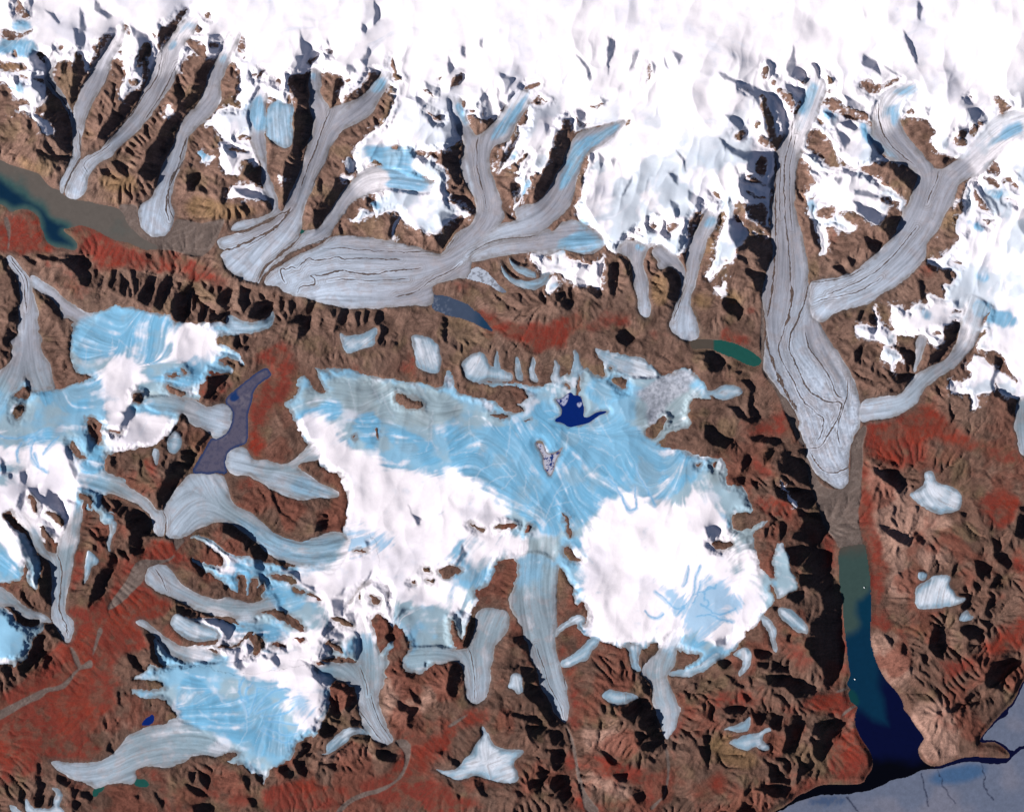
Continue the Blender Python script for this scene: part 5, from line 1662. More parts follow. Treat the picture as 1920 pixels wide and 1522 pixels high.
# ---------------------------------------------------------------- helpers
def parse(line, tile):
    pts = np.array([[float(v) for v in tok.split(',')] for tok in line.split()])
    if tile == 'F': return pts
    return pts/4.0 + np.array([COL[tile[0]], ROW[int(tile[1])]])
def chaikin(p, n=2, closed=True):
    for _ in range(n):
        q = np.roll(p, -1, 0) if closed else p[1:]
        a = p if closed else p[:-1]
        r = np.empty((2*len(a), 2)); r[0::2] = .75*a+.25*q; r[1::2] = .25*a+.75*q
        if not closed: r = np.vstack([p[:1], r, p[-1:]])
        p = r
    return p
def inside(poly):
    out = np.zeros((NY, NX+1), np.int32)
    a = poly; b = np.roll(poly, -1, 0)
    for (x1, y1), (x2, y2) in zip(a, b):
        if y1 == y2: continue
        if y1 > y2: x1, y1, x2, y2 = x2, y2, x1, y1
        r0 = max(0, int(math.ceil((y1-Y0)/STEP))); r1 = min(NY-1, int(math.ceil((y2-Y0)/STEP))-1)
        if r1 < r0: continue
        rows = np.arange(r0, r1+1)
        xc = x1+(gy[rows]-y1)*(x2-x1)/(y2-y1)
        c = np.clip(np.ceil((xc-X0)/STEP).astype(int), 0, NX)
        np.add.at(out, (rows, c), 1)
    return (np.cumsum(out, 1)[:, :NX] % 2) == 1
SDM = 16.0
def segdist(pts, closed=True, lim=SDM):
    d = np.full((NY, NX), lim, F)
    b = np.roll(pts, -1, 0) if closed else pts[1:]
    for (x1, y1), (x2, y2) in zip(pts if closed else pts[:-1], b):
        c0 = max(0, int((min(x1, x2)-lim-X0)/STEP)); c1 = min(NX, int((max(x1, x2)+lim-X0)/STEP)+2)
        r0 = max(0, int((min(y1, y2)-lim-Y0)/STEP)); r1 = min(NY, int((max(y1, y2)+lim-Y0)/STEP)+2)
        if c1 <= c0 or r1 <= r0: continue
        X = GX[r0:r1, c0:c1]; Y = GY[r0:r1, c0:c1]
        dx, dy = x2-x1, y2-y1; L = dx*dx+dy*dy+1e-9
        t = np.clip(((X-x1)*dx+(Y-y1)*dy)/L, 0, 1)
        np.minimum(d[r0:r1, c0:c1], np.sqrt((X-x1-t*dx)**2+(Y-y1-t*dy)**2), out=d[r0:r1, c0:c1])
    return d
def sdf(poly, n=2):
    p = chaikin(poly, n)
    d = segdist(p)
    return np.where(inside(p), d, -d).astype(F)
def bil(A, x, y):                       # sample raster A at index coordinates
    x = np.clip(x, 0, A.shape[1]-1.001); y = np.clip(y, 0, A.shape[0]-1.001)
    i = x.astype(np.int32); j = y.astype(np.int32); fx = (x-i).astype(F); fy = (y-j).astype(F)
    return (A[j, i]*(1-fx)+A[j, i+1]*fx)*(1-fy)+(A[j+1, i]*(1-fx)+A[j+1, i+1]*fx)*fy
def vnoise(X, Y, seed):
    r = np.random.default_rng(seed); T = r.random((256, 256)).astype(F)
    i = np.floor(X).astype(np.int32); j = np.floor(Y).astype(np.int32)
    fx = (X-i).astype(F); fy = (Y-j).astype(F)
    fx = fx*fx*fx*(fx*(fx*6-15)+10); fy = fy*fy*fy*(fy*(fy*6-15)+10)
    i0, i1, j0, j1 = i & 255, (i+1) & 255, j & 255, (j+1) & 255
    return (T[j0, i0]*(1-fx)+T[j0, i1]*fx)*(1-fy)+(T[j1, i0]*(1-fx)+T[j1, i1]*fx)*fy
def fbm(X, Y, scale, octv, seed, gain=.5, ridged=False):
    s = np.zeros(X.shape, F); a = 1.0; tot = 0
    for o in range(octv):
        f = 2.03**o/scale; c, sn = math.cos(o*1.1+seed), math.sin(o*1.1+seed)
        n = vnoise((X*c-Y*sn)*f+17.3*o+seed, (X*sn+Y*c)*f+5.7*o, seed*31+o)
        if ridged: n = 1-np.abs(2*n-1)
        s += a*n; tot += a; a *= gain
    return s/tot
def box(A, r):
    for ax in (0, 1):
        P = np.concatenate([np.repeat(np.take(A, [0], ax), r+1, ax), A, np.repeat(np.take(A, [-1], ax), r, ax)], ax)
        c = np.cumsum(P.astype(np.float64), ax)
        n = A.shape[ax]
        A = ((np.take(c, np.arange(2*r+1, 2*r+1+n), ax)-np.take(c, np.arange(0, n), ax))/(2*r+1)).astype(F)
    return A
def blur(A, px):
    r = max(1, int(round(px/STEP*.8)))
    return box(box(box(A, r), r), r)
def sstep(a, b, x):
    t = np.clip((x-a)/(b-a), 0, 1); return t*t*(3-2*t)
def lerp3(C, col, w): return C+(np.array(col, F)-C)*w[..., None]

# ---------------------------------------------------------------- parse the map data
def blocks(text, head):
    out = []; cur = None; tile = 'F'
    for ln in text.strip().splitlines():
        k, _, rest = ln.partition(' ')
        if k == head: cur = {'h': rest, 'p': [], 'f': [], 'm': []}; out.append(cur)
        elif k == 't': tile = rest.strip()
        elif k == 'm':
            w, _, r = rest.partition(' '); cur['m'].append((float(w)/4, parse(r, tile)))
        elif k in 'pf':
            if cur is None: cur = {'h': '', 'p': [], 'f': [], 'm': []}; out.append(cur)
            cur[k].append(parse(rest, tile))
    return out
GL = blocks(D_GLACIERS, 'G')
cov_txt, _, snow_txt = D_COVER.partition('\nS\n')
CAPS = blocks(cov_txt, 'C')
SNOW = blocks(snow_txt, 'S')[0]['p']
ROCK = blocks(D_ROCK.replace('K\n', '', 1), 'K')[0]['p']
SHADOW = blocks(D_SHADOW, 'Z')[0]['p']
LINES = {b['h'].strip(): b['p'] for b in blocks(D_LINES, 'c')}
COLS = {}
for b_ in blocks(D_COLOR, 'c'): COLS.setdefault(b_['h'].strip(), []).extend(b_['p'])
WATER = blocks(D_WATER, 'L')

# warps that roughen traced outlines
def warp(A, amp, scale, seed, octv=4):
    wx = (fbm(GX, GY, scale, octv, seed)-.5)*2*amp/STEP; wy = (fbm(GX, GY, scale, octv, seed+5)-.5)*2*amp/STEP
    I, J = np.meshgrid(np.arange(NX), np.arange(NY))
    return bil(A, I+wx, J+wy)
def union(polys, n=1):
    d = np.full((NY, NX), -SDM, F)
    for p in polys: np.maximum(d, sdf(p, n), out=d)
    return d
for g in GL: g['sd'] = sdf(g['p'][0], 2)
I_, J_ = np.meshgrid(np.arange(NX), np.arange(NY))
wx1 = ((fbm(GX, GY, 26, 4, 3)-.5)*11+(fbm(GX, GY, 7, 3, 13)-.5)*7)/STEP; wy1 = ((fbm(GX, GY, 26, 4, 8)-.5)*11+(fbm(GX, GY, 7, 3, 18)-.5)*7)/STEP     # snow line
wx0 = (fbm(GX, GY, 12, 4, 4, .6)-.5)*5/STEP; wy0 = (fbm(GX, GY, 12, 4, 9, .6)-.5)*5/STEP     # glacier margins
W1 = lambda A: bil(A, I_+wx1, J_+wy1)
W0 = lambda A: bil(A, I_+wx0, J_+wy0)
sd_rock = W1(union(ROCK, 1))
gl_all = np.full((NY, NX), -SDM, F)
for g in GL:
    g['sd'] = W0(g['sd']); np.maximum(gl_all, g['sd'], out=gl_all)
for w in WATER: w['sd'] = sdf(w['p'][0], 1 if 'seaice' in w['h'] else 2)
for w in WATER:
    a = 1.0 if 'seaice' in w['h'] else .5
    w['sd'] = bil(w['sd'], I_+wx0*a, J_+wy0*a)
water_all = np.max([w['sd'] for w in WATER], 0)
def cover(polys):
    d = W1(union(polys, 1))
    return np.minimum(np.minimum(d, -sd_rock), -water_all)
for c in CAPS: c['sd'] = cover(c['p'])
sd_snow = cover(SNOW)
cap_all = np.max([c['sd'] for c in CAPS], 0)
for g in GL: g['sd'] = np.minimum(g['sd'], -water_all+1.0)
gl_all = np.max([g['sd'] for g in GL], 0)
ice = np.maximum(np.maximum(gl_all, cap_all), sd_snow)          # signed distance into any ice or snow
icem = sstep(-.8, .8, ice); glm = sstep(-1, 3, gl_all); wm = sstep(-1, 1, water_all)
sh = np.zeros((NY, NX), F)
for p in SHADOW: np.maximum(sh, sstep(-2.0, .5, sdf(p, 0)), out=sh)
sh = bil(sh, I_+wx0*.8+wx1*.45, J_+wy0*.8+wy1*.45)

# ---------------------------------------------------------------- relief: integrate slopes (shaded slopes face away from the sun)
def solve_height(k=1, iters=40):
    ds = lambda A: A[::k, ::k].astype(np.float64)
    S = ds(sh); G = ds(glm); Wt = ds(wm); IC = ds(icem)
    h = STEP*k
    flat = np.maximum(G, Wt)
    rock = (1-flat)
    tgt = np.where(S > .02, 0, 0)*0.0
    lit = rock*(1-S)
    slope_sh = -TANE*(1.2*(1-IC)+1.0*IC)*S*(1-Wt)*(1-.75*G)
    slope_lit = (0.27*(1-IC)+0.10*IC)*lit
    tgt = slope_sh+slope_lit
    wgt = 0.35*lit*(1-IC)+0.6*lit*IC+3.0*S*rock+1.2*G*(1-S)+.8*G*S+8*Wt
    wp = 0.10*rock*(1-IC)+.25*rock*IC+1.2*G+8*Wt
    ny, nx = S.shape
    dx, dy = SDIR
    def Dx(A): return (np.roll(A, -1, 1)-A)/h
    def Dy(A): return (np.roll(A, -1, 0)-A)/h
    def DxT(A): return (np.roll(A, 1, 1)-A)/h
    def DyT(A): return (np.roll(A, 1, 0)-A)/h
    eps = 2e-6
    def A_(u):
        ux, uy = Dx(u), Dy(u)
        s = wgt*(dx*ux+dy*uy); p = wp*(-dy*ux+dx*uy)
        return DxT(dx*s-dy*p)+DyT(dy*s+dx*p)+eps*u
    b = DxT(dx*wgt*tgt)+DyT(dy*wgt*tgt)
    fx = 2*np.pi*np.fft.fftfreq(nx)[None, :nx//2+1]; fx = np.abs(fx); fy = 2*np.pi*np.fft.fftfreq(ny)[:, None]
    cx, cy = (np.exp(1j*fx)-1)/h, (np.exp(1j*fy)-1)/h
    ws, wq = wgt.mean()*.6, wp.mean()*.6
    sym = ws*np.abs(dx*cx+dy*cy)**2+wq*np.abs(-dy*cx+dx*cy)**2+eps
    P = lambda r: np.fft.irfft2(np.fft.rfft2(r)/sym, s=(ny, nx))
    # CG
    u = np.zeros_like(S); r = b-A_(u); z = P(r); p = z.copy(); rz = (r*z).sum(); r0 = math.sqrt((r*r).sum())
    for i in range(iters):
        Ap = A_(p); al = rz/(p*Ap).sum(); u += al*p; r -= al*Ap
        if math.sqrt((r*r).sum()) < 3e-3*r0: break
        z = P(r); rz2 = (r*z).sum(); p = z+rz2/rz*p; rz = rz2
    print('height solve', i, math.sqrt((r*r).sum())/r0, u.min(), u.max())
    return bil(u.astype(F), I_/float(k), J_/float(k))
H = solve_height()           # in photo pixels
H -= np.median(H[sdf(WATER[7]['p'][0], 1) > 4])
# ---------------------------------------------------------------- water levels
for w in WATER:
    k = w['h'].split()
    w['name'], w['type'] = k[0], k[1]
    ring = (w['sd'] > -9) & (w['sd'] < -1)
    w['lvl'] = float(np.percentile(H[ring], 22)) if k[1] != 'seaice' else 0.0
    w['w'] = sstep(-13, -.2, w['sd'])
SEA = [w for w in WATER if w['type'] == 'fjord'][0]['lvl']
for w in WATER:
    if w['type'] == 'seaice': w['lvl'] = SEA
# ---------------------------------------------------------------- colour class weights on the ground
def soft(polys, feather, seed, rough=.35):
    m = np.zeros((NY, NX), F)
    for p in polys: m = np.maximum(m, inside(chaikin(p, 1)).astype(F))
    m = blur(m, feather)
    n = fbm(GX, GY, 22, 5, seed)-.5+.5*(fbm(GX, GY, 70, 2, seed+1)-.5)
    lo = .14 if feather > 5 else .28
    return sstep(lo, 1-lo, m+n*rough*2*np.where((m > .02) & (m < .98), 1, .4))
red = soft(COLS['red'], 11, 21, .5); ochre = soft(COLS['ochre'], 10, 22); pale = soft(COLS['brown_pale'], 12, 23, .5)
wash = soft(COLS['outwash'], 2.5, 24, .15)
blue = np.zeros((NY, NX), F)
for p in COLS['blue']: blue = np.maximum(blue, inside(chaikin(p, 1)).astype(F))
blue = .5*blur(blue, 4)+.5*blur(blue, 13)
bluew = blur(blue, 26)
white = np.zeros((NY, NX), F)
for p in COLS['white']: white = np.maximum(white, inside(chaikin(p, 1)).astype(F))
white = .35*blur(white, 6)+.75*blur(white, 20)
grey = np.zeros((NY, NX), F)
for p in COLS['grey']: grey = np.maximum(grey, inside(chaikin(p, 1)).astype(F))
grey = blur(grey, 12)
floes = np.zeros((NY, NX), F)
for p in COLS['floes']: floes = np.maximum(floes, inside(chaikin(p, 1)).astype(F))
floes = sstep(.2, .8, blur(floes, 8)+(fbm(GX, GY, 14, 4, 29)-.5)*.6)

# ---------------------------------------------------------------- flow direction of the ice, and streaks along it
CS = 6.0
cw, ch = int((1920+2*MARG)/CS)+2, int((1522+2*MARG)/CS)+2
acc = np.zeros((4, ch, cw), np.float64)
for g in GL:
    for f in g['f']:
        p = chaikin(f, 2, False); seg = np.diff(p, axis=0); L = np.hypot(*seg.T); tot = L.sum(); run = 0
        for q, s, l in zip(p, seg, L):
            a = 2*math.atan2(s[1], s[0]); x, y = q-X0
            i, j = int(x/CS), int(y/CS)
            r = 12
            i0, i1, j0, j1 = max(0, i-r), min(cw, i+r), max(0, j-r), min(ch, j+r)
            if i1 > i0 and j1 > j0:
                jj, ii = np.mgrid[j0:j1, i0:i1]
                wgt = l/((ii-x/CS)**2+(jj-y/CS)**2+.6)**1.6
                acc[0, j0:j1, i0:i1] += wgt*math.cos(a); acc[1, j0:j1, i0:i1] += wgt*math.sin(a)
                acc[2, j0:j1, i0:i1] += wgt; acc[3, j0:j1, i0:i1] += wgt*run/tot
            run += l
up = lambda A: bil(A.astype(F), (GX-X0)/CS, (GY-Y0)/CS)
wacc = up(acc[2])
Hb = blur(H, 7)
gyv, gxv = np.gradient(Hb, STEP)
slope = np.hypot(gxv, gyv)+1e-6
swirl = fbm(GX, GY, 190, 2, 61)*8+fbm(GX, GY, 45, 2, 62)*2.2
k0 = .010
c2 = up(acc[0])+k0*np.cos(swirl); s2 = up(acc[1])+k0*np.sin(swirl)
ang = .5*np.arctan2(s2, c2)
# keep the half angle continuous: sample the doubled-angle field while walking
adv = np.clip(up(acc[3])/(wacc+1e-3), 0, 1)
adv = adv*sstep(0, .02, wacc)
def lic(vx, vy, noise, n, step=1.0):
    out = noise.copy(); cnt = 1
    for sgn in (1, -1):
        x = I_.astype(F); y = J_.astype(F); px, py = vx*sgn, vy*sgn
        for _ in range(n):
            x = np.clip(x+px*step, 0, NX-1.01); y = np.clip(y+py*step, 0, NY-1.01)
            i = (x+.5).astype(np.int32); j = (y+.5).astype(np.int32)
            out += bil(noise, x, y); cnt += 1
            ux, uy = vx[j, i], vy[j, i]
            s = np.where(ux*px+uy*py < 0, -1, 1)
            px, py = ux*s, uy*s
    o = out/cnt
    return (o-o.mean())/o.std()
nz = rng.random((NY, NX)).astype(F)
nz2 = bil(rng.random((NY//2+2, NX//2+2)).astype(F), I_/2., J_/2.)
vx, vy = np.cos(ang).astype(F), np.sin(ang).astype(F)
flow1 = lic(vx, vy, nz, 16); flow2 = lic(vx, vy, nz2, 24)
flow3 = lic(vx, vy, bil(rng.random((NY//5+2, NX//5+2)).astype(F), I_/5., J_/5.), 30, 1.5)
gull = lic((gxv/slope).astype(F), (gyv/slope).astype(F), nz, 6)

# ---------------------------------------------------------------- relief detail
def gully(cell, freq, seed):
    r = np.random.default_rng(seed); n = 512
    jx, jy, ph = r.random((n, n)).astype(F), r.random((n, n)).astype(F), (r.random((n, n))*6.283).astype(F)
    tx, ty = -gyv/slope, gxv/slope
    u, v = (GX/cell).astype(F), (GY/cell).astype(F)
    ci, cj = np.floor(u).astype(np.int32), np.floor(v).astype(np.int32)
    s = np.zeros((NY, NX), F); wsum = np.full((NY, NX), 1e-4, F)
    for a in (-1, 0, 1):
        for b in (-1, 0, 1):
            i, j = ci+a, cj+b
            im, jm = i % n, j % n
            dx, dy = u-i-jx[jm, im], v-j-jy[jm, im]
            w = np.exp(-1.6*(dx*dx+dy*dy))
            s += w*np.cos(3.1416*freq*cell*(dx*tx+dy*ty)+ph[jm, im]*.35); wsum += w
    return 1.15-2.3*np.abs(s/wsum)
rockm = (1-sstep(-6, 2, ice))*(1-wm)
steep = sstep(.06, .42, slope)
flatland = np.maximum(wash, red*.75)
g1 = gully(17, 1/15., 71); g2 = gully(9, 1/7.5, 72)
mwx = (fbm(GX, GY, 60, 3, 86)-.5)*50; mwy = (fbm(GX, GY, 60, 3, 87)-.5)*50
mid = .62*fbm(GX+mwx*1.3, GY+mwy*1.3, 130, 4, 81, .46, True)+.38*fbm(GX+mwx, GY+mwy, 58, 3, 88, .5, True)
patchy = sstep(.35, .62, fbm(GX, GY, 48, 3, 89))
fine = fbm(GX, GY, 9, 4, 82, .6)
amp = rockm*(1-.8*wash); ampf = (1-sstep(-2.5, .5, ice))*(1-sstep(-9, 0, water_all))*(1-.8*wash)
amp = amp*(1-.6*blur(sh, 2)); ampf = ampf*(1-.45*blur(sh, 2))
H1 = H+amp*((mid-.55)*30*(1-.65*red)*(.4+.6*steep))+ampf*((.3+.7*steep)*(1-.6*red)*(.25+.6*patchy)*(1.6*g1+.75*g2)+(fine-.5)*(1.1+1.2*steep)*(1-.5*red))
# running water carves branching valleys and leaves sharp ridges
def erode(Hf, rounds=18, k=2):
    h = blur(Hf, 1.0)[::k, ::k].astype(F).copy(); cell = STEP*k
    icd, wad = ice[::k, ::k], water_all[::k, ::k]
    fixed = (icd > -1) | (wad > -1); soft_ = sstep(-1, -10, np.maximum(icd, wad))
    nb = [(dx, dy, cell*math.hypot(dx, dy)) for dx in (-1, 0, 1) for dy in (-1, 0, 1) if dx or dy]
    sh_ = lambda A, dx, dy: np.roll(np.roll(A, dx, 1), dy, 0)
    A = np.ones_like(h)
    for r in range(rounds):
        for _ in range(6):
            mn = np.min([sh_(h, dx, dy) for dx, dy, L in nb], 0)
            h = np.where(fixed, h, np.maximum(h, mn+.004))
        S = [np.maximum(0, (h-sh_(h, dx, dy))/L)**2.5 for dx, dy, L in nb]     # drop towards the neighbour that rolls in by (dx, dy)
        tot = np.sum(S, 0)+1e-12; W = [(s/tot).astype(F) for s in S]
        for _ in range(45 if r else 90):
            n_ = np.ones_like(h)
            for (dx, dy, L), w_ in zip(nb, W): n_ += sh_(A*w_, -dx, -dy)
            A = np.minimum(n_, 4000)
        smax = np.max([(h-sh_(h, dx, dy))/L for dx, dy, L in nb], 0)
        mn = np.min([sh_(h, dx, dy) for dx, dy, L in nb], 0)
        cut = np.minimum(.34*(A**.42-.9)*np.clip(smax, .02, .6), 1.1)*soft_
        h = np.where(fixed, h, np.maximum(h-np.maximum(cut, 0), np.minimum(h, mn+.01)))
        for (dx, dy, L) in nb:                                                 # slopes steeper than talus slide
            d = h-sh_(h, dx, dy); ex = np.maximum(d-.85*L, 0)*.12*(~fixed); h = h-ex; h = h+sh_(ex, -dx, -dy)*(~fixed)
    d0 = h-blur(Hf, 1.0)[::k, ::k]
    A = np.log(A)
    U = lambda q: bil(q.astype(F), I_/float(k), J_/float(k))
    return U(d0), U(A)
dE, acc_log = erode(H1)
calm = .22+.95*sstep(.40, .62, fbm(GX+mwx, GY+mwy, 120, 3, 150))*(1-.55*pale)
H1 = H1+1.1*calm*dE*(1-sstep(-2, 1, ice))*(1-wm)*(1-.72*np.maximum(blur(red, 6), wash))
snowm = sstep(.5, 15, ice)*(1-sstep(-6, 2, gl_all))
und = fbm(GX+mwx*.6, GY+mwy*.6, 110, 3, 83, .4)
ru, rv = (GX*.94+GY*.34+mwx*.55), (-GX*.34+GY*.94)*.48+mwy*.4
snr = fbm(ru, rv, 78, 3, 130, .34, True)
nband = sstep(50, 190, GY)*sstep(600, 480, GY)
H1 += snowm*(((und-.5)*17*(1-.75*sstep(.1, .7, bluew))+(snr-.55)*(4+11*nband*sstep(-2, 12, sd_snow))) + (fbm(GX, GY, 40, 3, 84, .4)-.5)*.7*(1-.8*bluew))
H1 += icem*glm*(flow2*.035+flow3*.07)
lobe = sstep(560, 760, GY)*sstep(0, 3, GL[[i for i, g in enumerate(GL) if 'huge straight' in g['h']][0]]['sd'])
wr = fbm(GX, GY, 7, 4, 85, .6, True)
H1 += lobe*(wr-.5)*.9
for w in WATER: H1 = H1*(1-w['w'])+w['lvl']*w['w']
H = H1
T = np.where(ice > 0, .45*(1-np.exp(-np.maximum(ice, 0)/2.0)), ice*.3)
HI = H+T
HG = H-np.clip(ice, 0, 5)*.5-np.clip(water_all, 0, 6)*.6

# ---------------------------------------------------------------- surface colours (reflectance, plus soft shading painted on the snow domes)
tone = fbm(GX, GY, 70, 4, 91); tone2 = fbm(GX, GY, 16, 5, 92); tone3 = fbm(GX, GY, 4, 3, 93)
north = sstep(700, 350, GY)
sth = sstep(560, 980, GY)
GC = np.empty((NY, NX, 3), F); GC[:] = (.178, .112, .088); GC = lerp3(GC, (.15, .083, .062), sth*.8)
GC = lerp3(GC, (.105, .064, .05), sstep(.42, .68, tone2)*.8)
GC = lerp3(GC, (.20, .132, .104), sstep(.5, .75, tone)*.7*(1-.5*sth))
GC = lerp3(GC, (.165, .122, .07), sstep(.55, .8, fbm(GX, GY, 40, 3, 94))*.45)
GC = lerp3(GC, (.32, .20, .16), pale*.85)
GC = lerp3(GC, (.21, .135, .06), ochre*.5)
GC *= np.array((1.06, .985, .955), F)
GC = lerp3(GC, (.19, .062, .042), sstep(.5, .68, fbm(GX, GY, 55, 4, 98))*.75*sstep(600, 1000, GY)*(1-icem))
RC = np.empty_like(GC); RC[:] = (.178, .04, .028)
RC = lerp3(RC, (.15, .065, .045), sstep(.42, .68, tone2)*.75); RC = lerp3(RC, (.225, .04, .024), sstep(.5, .75, tone)*.7)
redw = red*(1.1-.45*pale)*(1-.4*sstep(.2, .55, slope))*np.clip(.97+.10*gull+.3*(tone3-.5)-.9*np.maximum(0, tone2-.55)*2, 0, 1.05)
GC = GC+(RC-GC)*redw[..., None]
GC = lerp3(GC, (.15, .112, .098), wash*.95)
braid = fbm(GX*.45+GY*.9+mwx*.3, (GX*.9-GY*.45)*.35+mwy*.2, 9, 4, 141, .55, True)
GC = lerp3(GC, (.215, .165, .145), wash*sstep(.66, .8, braid)*.55); GC = lerp3(GC, (.105, .08, .07), wash*sstep(.45, .3, braid)*.5)
fray = sstep(.0, .9, 1+np.maximum(cap_all, sd_snow)/9.+(tone2-.5)*2.6+.16*gull)*(1-icem)*sstep(-15, -9, np.maximum(cap_all, sd_snow))
fray *= (sd_snow > cap_all)*.8*sstep(.68, .84, fbm(GX, GY, 6, 4, 142, .6)+.05*gull+.22*sstep(-9, 0, np.maximum(cap_all, sd_snow)))
GC = lerp3(GC, (.72, .70, .76), fray*.85)
strata = fbm(H*2.2+(tone2-.5)*5+(tone-.5)*14, GX*.012+GY*.008, 1.0, 4, 140, .6)
GC *= (1+.75*(strata-.5)*(1-.6*wash)*(1-.55*red))[..., None]
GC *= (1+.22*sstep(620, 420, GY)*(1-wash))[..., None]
GC *= (1+.16*(sstep(1.2, 4.5, acc_log)-.4)*(1-red)*(1-wash))[..., None]
GC *= (1+.09*gull*(1-.7*wash)*(1-.4*red)+.25*(tone3-.5))[..., None]
edge = sstep(-5-6*sstep(.6, .9, adv), -.5, gl_all+4*(tone2-.5))*(1-icem)
GC = lerp3(GC, (.115, .088, .078), edge*.45)
shore = sstep(-3, 0, water_all)*(1-wm)
GC = lerp3(GC, (.2, .14, .115), shore*.35)
# ice
IC = np.empty((NY, NX, 3), F); IC[:] = (.93, .862, .892)
IC = lerp3(IC, (.66, .66, .76), sstep(.48, .75, fbm(GX, GY, 60, 4, 95))*.45)
whw = sstep(.16, .86, white+(tone2-.5)*.7+.15*flow3+.04*flow2)
capw = sstep(-4.5, -2, cap_all)*(1-whw)
base2 = np.empty_like(IC); base2[:] = (.29, .40, .47)
base2 = lerp3(base2, (.22, .42, .58), sstep(.42, .62, fbm(GX, GY, 60, 4, 111)))
base2 = lerp3(base2, (.68, .68, .75), sstep(.58-.07*(GX < 520), .78-.05*(GX < 520), fbm(GX, GY, 45, 5, 112)+.03*flow3)*.8)
base2 = lerp3(base2, (.19, .26, .31), sstep(8, .5, ice+9*(tone2-.5))*.6)
IC += (base2-IC)*capw[..., None]
low = sstep(.45, .62, fbm(GX, GY, 50, 4, 113)+.03*flow3)*sstep(90, 330, GY)*sstep(0, 6, sd_snow)
IC = lerp3(IC, (.42, .54, .64), low*.6)
gcol = np.empty_like(IC); gcol[:] = (.33, .33, .38); gcol = lerp3(gcol, (.25, .315, .365), sstep(600, 800, GY)*(1-lobe))
gcol = lerp3(gcol, (.50, .57, .68), sstep(.4, 1, adv)*(1-.4*sth))
gcol = lerp3(gcol, (.37, .32, .33), sstep(.5, .75, tone2)*.4)
upper = np.maximum(sstep(-6, 14, sd_snow), sstep(-6, 12, cap_all)*sstep(.62, .1, adv))*sstep(.62, .03, adv)
glc = sstep(-4.5, -2, gl_all)
gcol = lerp3(gcol, (.26, .25, .27), sstep(13, 1, gl_all+7*(tone2-.5)-2*flow3)*(.55-.25*sstep(.7, 1, adv)))
IC += (gcol-IC)*(glc*(1-.92*upper))[..., None]
gw = sstep(.25, .75, grey+(tone2-.5)*.5+.06*flow3)*(1-.8*glm)
IC = lerp3(IC, (.30, .37, .40), gw*.85)
bw = sstep(.2, .8, blue+(tone2-.5)*.5+.14*flow3+.04*flow2)*(1-.75*whw*sstep(-4, 4, cap_all))
bcol = np.empty_like(IC); bcol[:] = (.145, .37, .56)
bcol = lerp3(bcol, (.20, .42, .60), sstep(.4, .7, tone)*.7)
bcol = lerp3(bcol, (.55, .64, .74), sstep(1.3, 2.6, flow1)*.4*(1-.5*glm))
bcol = lerp3(bcol, (.42, .55, .66), sstep(.3, 2.2, flow3)*.22); bcol = lerp3(bcol, (.25, .36, .44), sstep(.5, .72, fbm(GX, GY, 34, 4, 143)+.04*flow3)*.55)
IC += (bcol-IC)*(bw*(1-.45*glm*sstep(500, 640, GY)-.1*glm)*.95)[..., None]
IC = lerp3(IC, (.86, .79, .825), whw*(1-.6*glm))
IC = lerp3(IC, (.62, .60, .70), whw*(1-glm)*sstep(.5, .75, fbm(GX+mwx, GY+mwy, 70, 3, 145))*.3)  # large grey-lavender shading of the domes, painted into the snow colour
small = np.zeros((NY, NX), F)
for g in GL:
    if g['h'].split('|')[0] in ('ice_patch', 'icecap', 'hanging_glacier'): small = np.maximum(small, sstep(-4.5, -2, g['sd']))
pc = np.empty_like(IC); pc[:] = (.27, .40, .50); pc = lerp3(pc, (.62, .68, .76), sstep(.44, .64, fbm(GX, GY, 34, 3, 96)+.04*flow2)); pc = lerp3(pc, (.80, .78, .83), sstep(6, 14, ice+8*(tone2-.5))*.38); pc = lerp3(pc, (.15, .25, .34), sstep(9, .5, ice+5*(tone2-.5))*.75)
IC += (pc-IC)*(small*(1-.6*bw)*.9)[..., None]
streak = (1-.75*small*(1-sstep(0, .02, wacc)))*(.07*flow1+.11*flow2+.10*flow3)*(glm*.75+bw*.45+.05+.5*gw)
IC *= np.clip(1+streak, .6, 1.35)[..., None]
IC = lerp3(IC, (.21, .18, .18), sstep(.9, 2.4, flow2+.6*flow3)*glm*.5*(1-.6*upper))
fl = fbm(GX, GY, 5, 4, 97, .6)
FC = np.empty_like(IC); FC[:] = (.36, .37, .43); FC = lerp3(FC, (.25, .26, .3), sstep(.5, .66, fl)); FC = lerp3(FC, (.47, .48, .54), sstep(.45, .3, fl))
IC += (FC-IC)*(floes*.9)[..., None]
ln = lambda k, wd: sstep(wd, wd*.25, np.min([segdist(chaikin(q, 2, False), False, 5.0) for q in LINES[k]], 0)+(tone3-.5)*1.2)
lw = ln; ln = lambda k, wd: bil(lw(k, wd), I_+wx1*.7, J_+wy1*.7)
fan = np.zeros((NY, NX), F)
for p in COLS['fan']: fan = np.maximum(fan, inside(chaikin(p, 1)).astype(F))
IC = lerp3(IC, (.24, .46, .66), sstep(.18, .8, blur(fan, 12)+((tone2-.5)*.7+.13*flow2+.08*flow3)*sstep(0, .12, blur(fan, 12)))*.8*(1-glm))
IC = lerp3(IC, (.30, .50, .68), sstep(5, .5, np.min([segdist(chaikin(q, 2, False), False, 6.0) for q in LINES['melt']], 0)+(tone2-.5)*7)*.6*(1-glm))
IC = lerp3(IC, (.13, .36, .60), ln('melt', 1.9)*.75*(1-glm))
IC = lerp3(IC, (.62, .67, .75), ln('dendrite', 1.6)*.3)
IC *= (1+lobe*(wr-.55)*.55)[..., None]
dm = np.full((NY, NX), 14., F)
for g in GL:
    for w_, q in g['m']: np.minimum(dm, segdist(chaikin(q, 2, False), False, 14.), out=dm)
